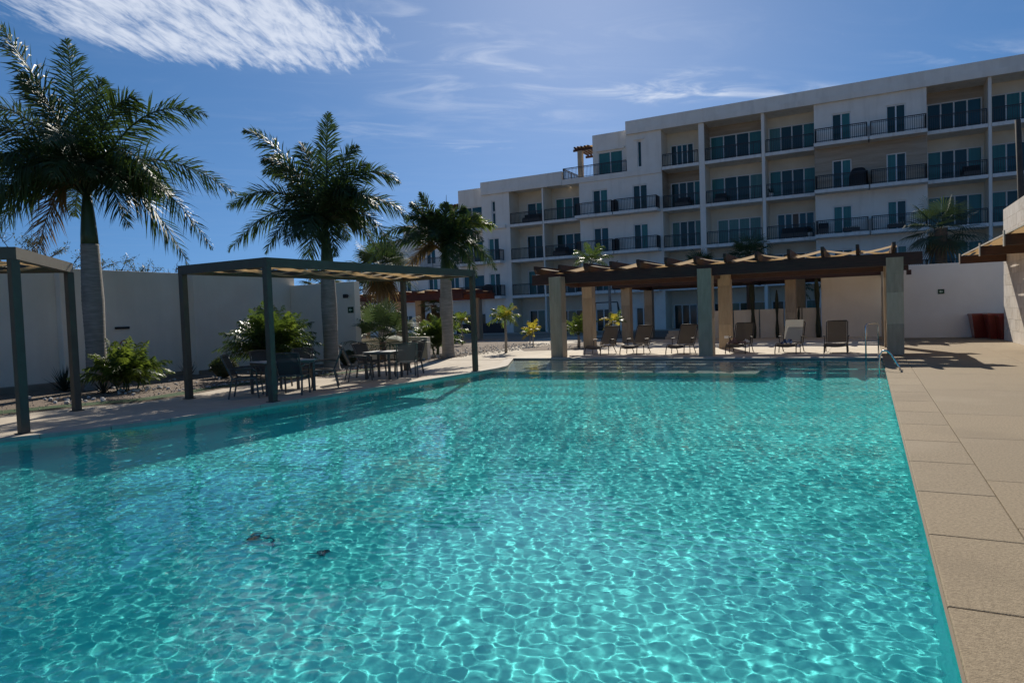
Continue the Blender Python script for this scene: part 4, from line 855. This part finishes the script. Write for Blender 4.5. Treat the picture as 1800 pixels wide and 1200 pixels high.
# ---------------------------------------------------------------- red timber pergola in the back garden
t = empty('red_pergola', (-30,36,0), 0, 'distant red timber pergola with pale cloth in the back garden', 'pergola')
for x in (-.55, 1.25, 6.0): MB().box(x, x+.5, 0, .5, 0, 2.82).build('pillar', MT['trav_pillar_c'], t); MB().box(x, x+.5, 4, 4.5, 0, 2.82).build('pillar', MT['trav_pillar_c'], t)
MB().box(-1, 7.6, .18, .34, 2.72, 3.12).build('beam', MT['wood_r'], t); MB().box(-1, 7.6, 4.18, 4.34, 2.72, 3.12).build('beam', MT['wood_r'], t)
for i in range(9): MB().box(-.9+i*1.0, -.82+i*1.0, -.3, 4.8, 3.122, 3.32).build('rafter', MT['wood_r'], t)
for j in range(4): MB().grid(lambda u, v: (-.9+8.2*u, .1+1.1*j+.8*v, 3.30+.07*math.cos(u*8.2*PI+j*PI)), 64, 1).build('shade_cloth', MT['shade_p'], t, True)
# dark garden swing frame on the court
t = empty('swing_frame', (-15.7,43.6,0), 0, 'dark metal frame standing before the ground-floor glass', 'garden frame')
MB().bar((-.7,0,2.2),(.85,0,2.2),.07,.07).build('top_bar', MT['iron'], t)
for x, dx in ((-.7,-.25),(.85,.3)):
    for dy in (-.5,.5): MB().bar((x,0,2.17),(x+dx,dy,0),.06,.06).build('leg', MT['iron'], t)
MB().box(-.45,.6,-.25,.25,.45,.52).build('seat', MT['iron'], t)

# ---------------------------------------------------------------- chairs, tables, loungers
def make_chair(label, group):
    t = empty('dining_chair', (0,0,0), 0, label, 'chair', group); m = MT['chair_f']; w = .27
    def fn(u, v): return (-w+.03+(2*w-.06)*u, -.24+.46*v, .43-.022*math.sin(PI*u)-.012*math.sin(PI*v))
    MB().grid(fn, 6, 5).build('seat', MT['sling_d'], t, True)
    def fb(u, v): return (-w+.03+(2*w-.06)*u, .235+.20*v+.03*math.sin(PI*u), .45+.47*v)
    MB().grid(fb, 6, 6).build('backrest', MT['sling_d'], t, True)
    fr = MB(); fr.bar((-w,-.25,.43),(w,-.25,.43),.03,.03); fr.bar((-w,.24,.43),(w,.24,.43),.03,.03); fr.bar((-w,-.25,.43),(-w,.24,.43),.03,.03); fr.bar((w,-.25,.43),(w,.24,.43),.03,.03); fr.build('seat_frame', m, t)
    fr = MB(); fr.bar((-w,.235,.43),(-w,.45,.94),.035,.03,(0,1,0)); fr.bar((w,.235,.43),(w,.45,.94),.035,.03,(0,1,0)); fr.tube([(-w,.45,.93),(0,.475,.945),(w,.45,.93)], .018, 6); fr.build('back_frame', m, t)
    for sx_ in (-1, 1):
        MB().bar((sx_*w,-.25,.43),(sx_*w*1.02,-.29,0),.035,.03,(0,1,0)).build('leg', m, t); MB().bar((sx_*w,.24,.43),(sx_*w*1.02,.33,0),.035,.03,(0,1,0)).build('leg', m, t)
        MB().tube([(sx_*(w+.01),.31,.64),(sx_*(w+.03),.05,.655),(sx_*(w+.03),-.19,.645),(sx_*(w+.02),-.26,.58),(sx_*w,-.26,.44)], .016, 6).build('armrest', m, t, True)
    return t
G1 = 'sling chairs around the larger dining table'; G2 = 'sling chairs around the smaller dining table'
ch0 = make_chair('grey sling chair at the near left of the larger table, seen side-on with its armrest', G1)
def put(x, y, rz, label, group, first=False):
    c = ch0 if first else copy_tree(ch0); c.location = (x, y, 0); c.rotation_euler = (0,0,rz); c['label'] = label; c['group'] = group
put(-12.10,10.45, R(128), 'grey sling chair at the near left of the larger table, seen side-on with its armrest', G1, True)
put(-12.75,11.60, R(60), 'dark sling chair across the larger table, half hidden by the pergola post', G1)
put(-11.42,11.15, R(208), 'sling chair with its back to the pool at the larger table', G1)
put(-11.72,12.45, R(-50), 'sling chair at the far right end of the larger table, turned side-on', G1)
put(-12.55,12.35, R(20), 'sling chair behind the larger table, mostly covered by its neighbours', G1)
put(-12.05,14.10, R(140), 'leftmost sling chair at the smaller table', G2)
put(-12.35,15.00, R(88), 'sling chair behind the leftmost one at the smaller table', G2)
put(-11.20,15.05, R(222), 'sling chair with a sunlit seat at the right of the smaller table', G2)
put(-11.75,15.9, R(-12), 'sling chair on the far side of the smaller table', G2)
def table(x, y, w, d, rz, label):
    t = empty('dining_table', (x,y,0), rz, label, 'table', 'square metal dining tables under the long steel pergola')
    MB().box(-w/2,w/2,-d/2,d/2,.715,.735).build('table_top', MT['ac'], t, bevel=.004); fr = MB()
    fr.box(-w/2+.04,w/2-.04,-d/2+.04,-d/2+.07,.66,.714); fr.box(-w/2+.04,w/2-.04,d/2-.07,d/2-.04,.66,.714); fr.box(-w/2+.04,-w/2+.07,-d/2+.071,d/2-.071,.66,.714); fr.box(w/2-.07,w/2-.04,-d/2+.071,d/2-.071,.66,.714); fr.build('apron', MT['chair_f'], t)
    for sx_ in (-1,1):
        for sy_ in (-1,1): a = sx_*(w/2-.06); c = sy_*(d/2-.06); MB().box(a-.028,a+.028,c-.028,c+.028,0,.659).build('leg', MT['chair_f'], t)
table(-12.0,11.4,.9,1.25,R(-18),'larger grey metal table nearer the corner post'); table(-11.7,14.72,.82,.82,R(10),'smaller grey metal table beyond it with a sunlit top')

def make_lounger(back=56):
    t = empty('sun_lounger', (0,0,0), 0, 'x', 'sun lounger', 'sun loungers in a row under the timber pergola'); m = MT['frame_d']; w = .32; bk = R(back)
    # profile of the lying surface from foot (y=0) to hinge, then the raised back
    pr = [(0,.24), (.10,.325), (.35,.335), (.75,.285), (1.15,.30)]
    def fn(u, v):
        y = 1.15*v; z = float(np.interp(y, [p[0] for p in pr], [p[1] for p in pr])); return (-w+.03+(2*w-.06)*u, y, z-.03*math.sin(PI*u))
    MB().grid(fn, 6, 14).build('seat_sling', MT['sling'], t, True)
    bt = (1.15+.86*math.cos(bk), .30+.86*math.sin(bk))
    MB().grid(lambda u, v: (-w+.03+(2*w-.06)*u, 1.15+(bt[0]-1.15)*v+.035*math.sin(PI*u), .31+(bt[1]-.31)*v-.0*u), 6, 8).build('back_sling', MT['sling'], t, True)
    for s_ in (-1,1): MB().tube([(s_*w,y,z) for y, z in pr], .017, 6).build('side_rail', m, t, True)
    fr = MB(); fr.tube([(-w,1.15,.30),(-w,bt[0]-.02,bt[1]-.04),(-w+.04,bt[0],bt[1]),(w-.04,bt[0],bt[1]),(w,bt[0]-.02,bt[1]-.04),(w,1.15,.30)], .017, 6); fr.build('back_frame', m, t, True)
    MB().tube([(-w,.02,.25),(w,.02,.25)], .015, 6).build('cross_bar', m, t)
    for s_ in (-1,1):
        MB().tube([(s_*w,.02,.25),(s_*w*1.02,-.03,.12),(s_*w*1.03,-.05,0)], .017, 6).build('leg', m, t, True); MB().tube([(s_*w,1.0,.30),(s_*w*1.03,1.12,.14),(s_*w*1.04,1.24,0)], .017, 6).build('leg', m, t, True)
        MB().tube([(s_*w,.62,.30),(s_*(w+.015),.60,.14),(s_*(w+.02),.58,0)], .015, 6).build('leg', m, t, True)
        MB().tube([(s_*(w+.02),.70,.29),(s_*(w+.03),.72,.50),(s_*(w+.04),.86,.53),(s_*(w+.03),1.10,.52)], .014, 6).build('armrest', m, t, True)
        MB().box(s_*(w+.035)-.03, s_*(w+.035)+.03, .68, 1.02, .528, .550).build('arm_pad', m, t)
    return t
lg0 = make_lounger()
for i, (x, y, rz, lb) in enumerate(((-9.02,23.55,-8,'leftmost brown sling lounger, foot end curved down near the pool edge'), (-7.72,23.75,-6,'second brown sling lounger from the left, with a dark notch in its seat'), (-6.02,23.72,-5,'brown sling lounger just left of the pale middle pillar'), (-4.02,23.95,-3,'brown sling lounger strewn with mauve clothes, right of the middle pillar'), (-2.42,23.85,-6,'lounger whose raised back is covered by a pale towel'), (-.94,23.72,0,'rightmost brown sling lounger, nearest the pool ladder'))):
    o = lg0 if i == 0 else copy_tree(lg0); o.location = (x, y, 0); o.rotation_euler = (0,0,R(rz)); o['label'] = lb
def drape(name, x, y, z, w, d, h, m, label, cat, seed, n=14, rz=0):
    rr = random.Random(seed); ph = [rr.uniform(0,6) for _ in range(8)]
    def fn(u, v):
        a, c = u-.5, v-.5; e = max(0, 1-(a*a+c*c)*3.4); return (w*a+.03*math.sin(9*v+ph[0]), d*c+.03*math.sin(8*u+ph[1]), h*e*(.55+.45*math.sin(9*u+ph[2])*math.sin(7*v+ph[3]))+.02*math.sin(17*u+13*v+ph[4]))
    o = MB().grid(fn, n, n).build(name, m, None, True); o.location = (x,y,z); o.rotation_euler = (0,0,rz); return tag(o, label, cat)
drape('garment', -4.17,24.35,.34,.30,.42,.22, MT['cloth_p'], 'mauve-brown garment heaped at the foot of the lounger right of the middle pillar', 'clothing', 3)
drape('garment', -3.95,24.62,.32,.42,.36,.12, MT['cloth_p'], 'flat dark mauve garment spread over the middle of that lounger', 'clothing', 9)
drape('towel', -3.78,24.75,.36,.22,.3,.12, MT['cloth_w'], 'crumpled white towel beside the mauve clothes on the same lounger', 'towel', 5)
drape('towel', -2.42,24.25,.33,.34,.34,.20, MT['cloth_b'], 'navy and white bundled towel on the lounger with the pale back', 'towel', 7)
drape('towel', -8.76,24.45,.30,.30,.30,.10, MT['cloth_w'], 'small white towel on the leftmost lounger', 'towel', 8)
tw_ = MB().grid(lambda u, v: (-.29+.58*u, 1.125+.40*v-.02, .335+.745*v), 4, 6).build('towel', MT['sling_l'], None, True); tw_.location = (-2.42,23.85,0); tw_.rotation_euler = (0,0,R(-6)); tag(tw_, 'pale towel hung over the raised back of the second lounger from the right', 'towel')

# ---------------------------------------------------------------- ladder and grab rail
t = empty('pool_ladder', (0,21.85,0), 0, 'stainless steel ladder hoop standing over the far edge of the pool', 'ladder')
for x, nm in ((-.07,'rail'),):
    MB().tube([(-.08,-.28,-1.1),(-.08,-.28,.86),(-.07,-.27,.94),(-.03,-.22,.985),(.12,.05,.985),(.20,.22,.985),(.235,.30,.94),(.24,.31,.86),(.24,.31,0)], .021, 10).build('rail', MT['steel'], t, True)
for z in (-.30,-.58,-.86): MB().box(-.10,.16,-.32,-.24,z-.012,z+.012).build('tread', MT['steel'], t)
MB().tube([(.24,.31,0),(.24,.31,.02)], .045, 12).build('flange', MT['steel'], t)
t = empty('grab_rail', (0,18,0), 0, 'curved steel grab rail arching from the deck corner into the pool', 'handrail')
MB().tube([(.64,-.05,0),(.60,-.04,.10),(.46,0,.36),(.40,.02,.43),(.34,.04,.46),(.27,.05,.44),(.23,.06,.36),(.21,.06,.2),(.21,.06,-.8)], .021, 10).build('rail', MT['steel'], t, True)
MB().tube([(.645,-.05,.003),(.645,-.05,.022)], .045, 12).build('flange', MT['steel'], t)
# ---------------------------------------------------------------- red planters
def planter(x, y, label, h=.98, r0=.28, r1=.41):
    t = empty('red_planter', (x,y,0), R(4), label, 'planter', 'tall glossy red planters in the corner'); b = MB(); n = len(b.v)
    for z, r in ((0,r0),(h-.07,r1-.02),(h-.068,r1),(h,r1),(h,r1-.05),(h-.12,r1-.06)):
        b.v += [(-r,-r,z),(r,-r,z),(r,r,z),(-r,r,z)]
    b.f = [(3,2,1,0)]+[(4*k+i, 4*k+(i+1) % 4, 4*k+4+(i+1) % 4, 4*k+4+i) for k in range(5) for i in range(4)]
    b.build('pot', MT['red'], t, bevel=.012); MB().box(-r1+.07,r1-.07,-r1+.07,r1-.07,h-.16,h-.10).build('soil', MT['soil'], t)
planter(4.03,33.08,'red planter farthest back, its left side fully in view'); planter(4.44,32.22,'middle red planter of the three'); planter(4.72,31.62,'nearest red planter, against the travertine wall corner', .93)
# ---------------------------------------------------------------- signs and fittings
def poly_plate(o, pts, y, th, m, name='print'):
    b = MB(); n = len(pts); b.v = [(x,y,z) for x, z in pts]+[(x,y+th,z) for x, z in pts]; b.f = [tuple(range(n)), tuple(range(2*n-1,n-1,-1))]+[(i,(i+1) % n,n+(i+1) % n,n+i) for i in range(n)]; return b.build(name, m, o)
def arrow_sign(x, y, z, s, rz, label):
    t = empty('exit_arrow_sign', (x,y,z), rz, label, 'sign', 'green arrow signs on the walls'); MB().box(-s,s,-.012,0,-s*.85,s*.85).build('plate', MT['sign_g'], t)
    k = s*.62; poly_plate(t, [(-k,0),(-k*.1,k*.75),(.12*k,k*.75),(-.35*k,.22*k),(k*.85,.22*k),(k*.85,-.22*k),(-.35*k,-.22*k),(.12*k,-k*.75),(-k*.1,-k*.75)], -.016, .003, MT['sign_w']); return t
arrow_sign(2.70,33.594,1.93,.115,0,'small dark green sign with a pale left-pointing arrow on the white wall')
arrow_sign(-16.62,19.154,1.98,.13,0,'small dark green sign with a pale arrow on the end of the garden wall')
t = empty('wall_speaker', (-16.70,19.14,2.50), 0, 'small black speaker bracketed high on the end wall', 'speaker'); MB().tube([(0,.02,0),(0,-.10,0)], .018, 8).build('bracket', MT['black'], t); MB().box(-.07,.09,-.22,-.10,-.09,.05).build('body', MT['black'], t, bevel=.02)
for x, y, z, lb in ((-19.975,12.72,1.62,'black slot light on the tall wall between palm trunk and pergola post'), (-19.575,16.95,1.57,'black slot light on the tall wall above the round shrub')):
    t = empty('slot_light', (x,y,z), 0, lb, 'wall light', 'black slot lights on the boundary wall'); MB().box(0,.05,-.22,.22,-.035,.035).build('housing', MT['black'], t, bevel=.008); MB().box(.0501,.052,-.20,.20,-.022,.022).build('lens', MT['dark'], t)
t = empty('no_pets_notice', (-19.974,12.78,1.10), 0, 'small wall notice with a crossed-out red ring above fine print, behind the areca', 'sign')
ri = MB(); n = 28
for i in range(n):
    a, c = 2*PI*i/n, 2*PI*(i+1)/n; ri.quad((0.002,.155*math.cos(a),.155*math.sin(a)),(0.002,.155*math.cos(c),.155*math.sin(c)),(0.002,.125*math.cos(c),.125*math.sin(c)),(0.002,.125*math.cos(a),.125*math.sin(a)))
ri.bar((.003,-.10,-.10),(.003,.10,.10),.004,.028,(0,-1,1)); ri.build('ring', MT['red_p'], t)
dg = MB(); dg.box(.0035,.005,-.07,.06,-.01,.035); dg.box(.0035,.005,.04,.095,.02,.06); dg.box(.0035,.005,-.065,-.045,-.06,-.0102); dg.box(.0035,.005,.03,.05,-.06,-.0102); dg.bar((.004,-.07,.03),(.004,-.10,.07),.002,.014); dg.build('pictogram', MT['grey_p'], t)
tx = MB()
for k in range(4):
    yy_ = -.17
    while yy_ < .15: w = random.uniform(.03,.08); tx.box(.001,.003,yy_,min(.17,yy_+w),-.22-.05*k,-.198-.05*k); yy_ += w+.018
tx.build('fine_print', MT['grey_p'], t)
# pool cleaner on the floor of the pool
MT['sub'] = mat('dark_blue_plastic', (.004,.11,.16), (.006,.15,.20), 4, .8)
t = empty('pool_cleaner', (-5.1,4.4,DZ), R(-75), 'dark blue pool cleaner with ribbed hose lying on the pool floor', 'pool cleaner')
MB().box(-.17,.17,-.13,.13,.03,.16).build('body', MT['sub'], t, bevel=.03)
b = MB(); hp = [(0,.12,.14),(.02,.3,.16),(.10,.5,.10),(.25,.72,.06),(.42,.88,.05)]; c = []
for i in range(49):
    f = i/48*(len(hp)-1); k = min(int(f), len(hp)-2); c.append(Vector(hp[k]).lerp(Vector(hp[k+1]), f-k))
b.tube(c, [.028 if i % 2 else .036 for i in range(49)], 8).build('hose', MT['sub'], t, True)
for s_ in (-1,1): MB().tube([(s_*.19,-.08,.06),(s_*.175,-.08,.06)], .06, 12).build('wheel', MT['sub'], t)
t.scale = (.38,.38,.38)
t = empty('pool_brush', (-4.27,4.38,DZ), R(-50), 'small dark striped brush head lying on the pool floor right of the cleaner', 'brush'); t.scale = (.75,.75,.75)
MB().box(-.09,.09,-.03,.03,.02,.06).build('head', MT['sub'], t, bevel=.01)
for i in range(6): MB().box(-.08+.03*i,-.065+.03*i,.032,.10,.01,.05).build('bristle', MT['cloth_b'] if i % 2 else MT['sub'], t)
MB().tube([(0,-.03,.05),(.02,-.16,.09)], .015, 8).build('socket', MT['sub'], t)
for o in bpy.data.objects:
    if o.type == 'MESH' and o.parent and o.parent.name.split('.')[0] in ('pool_cleaner', 'pool_brush', 'pool_ladder', 'grab_rail'): o.cycles.is_caustics_receiver = True
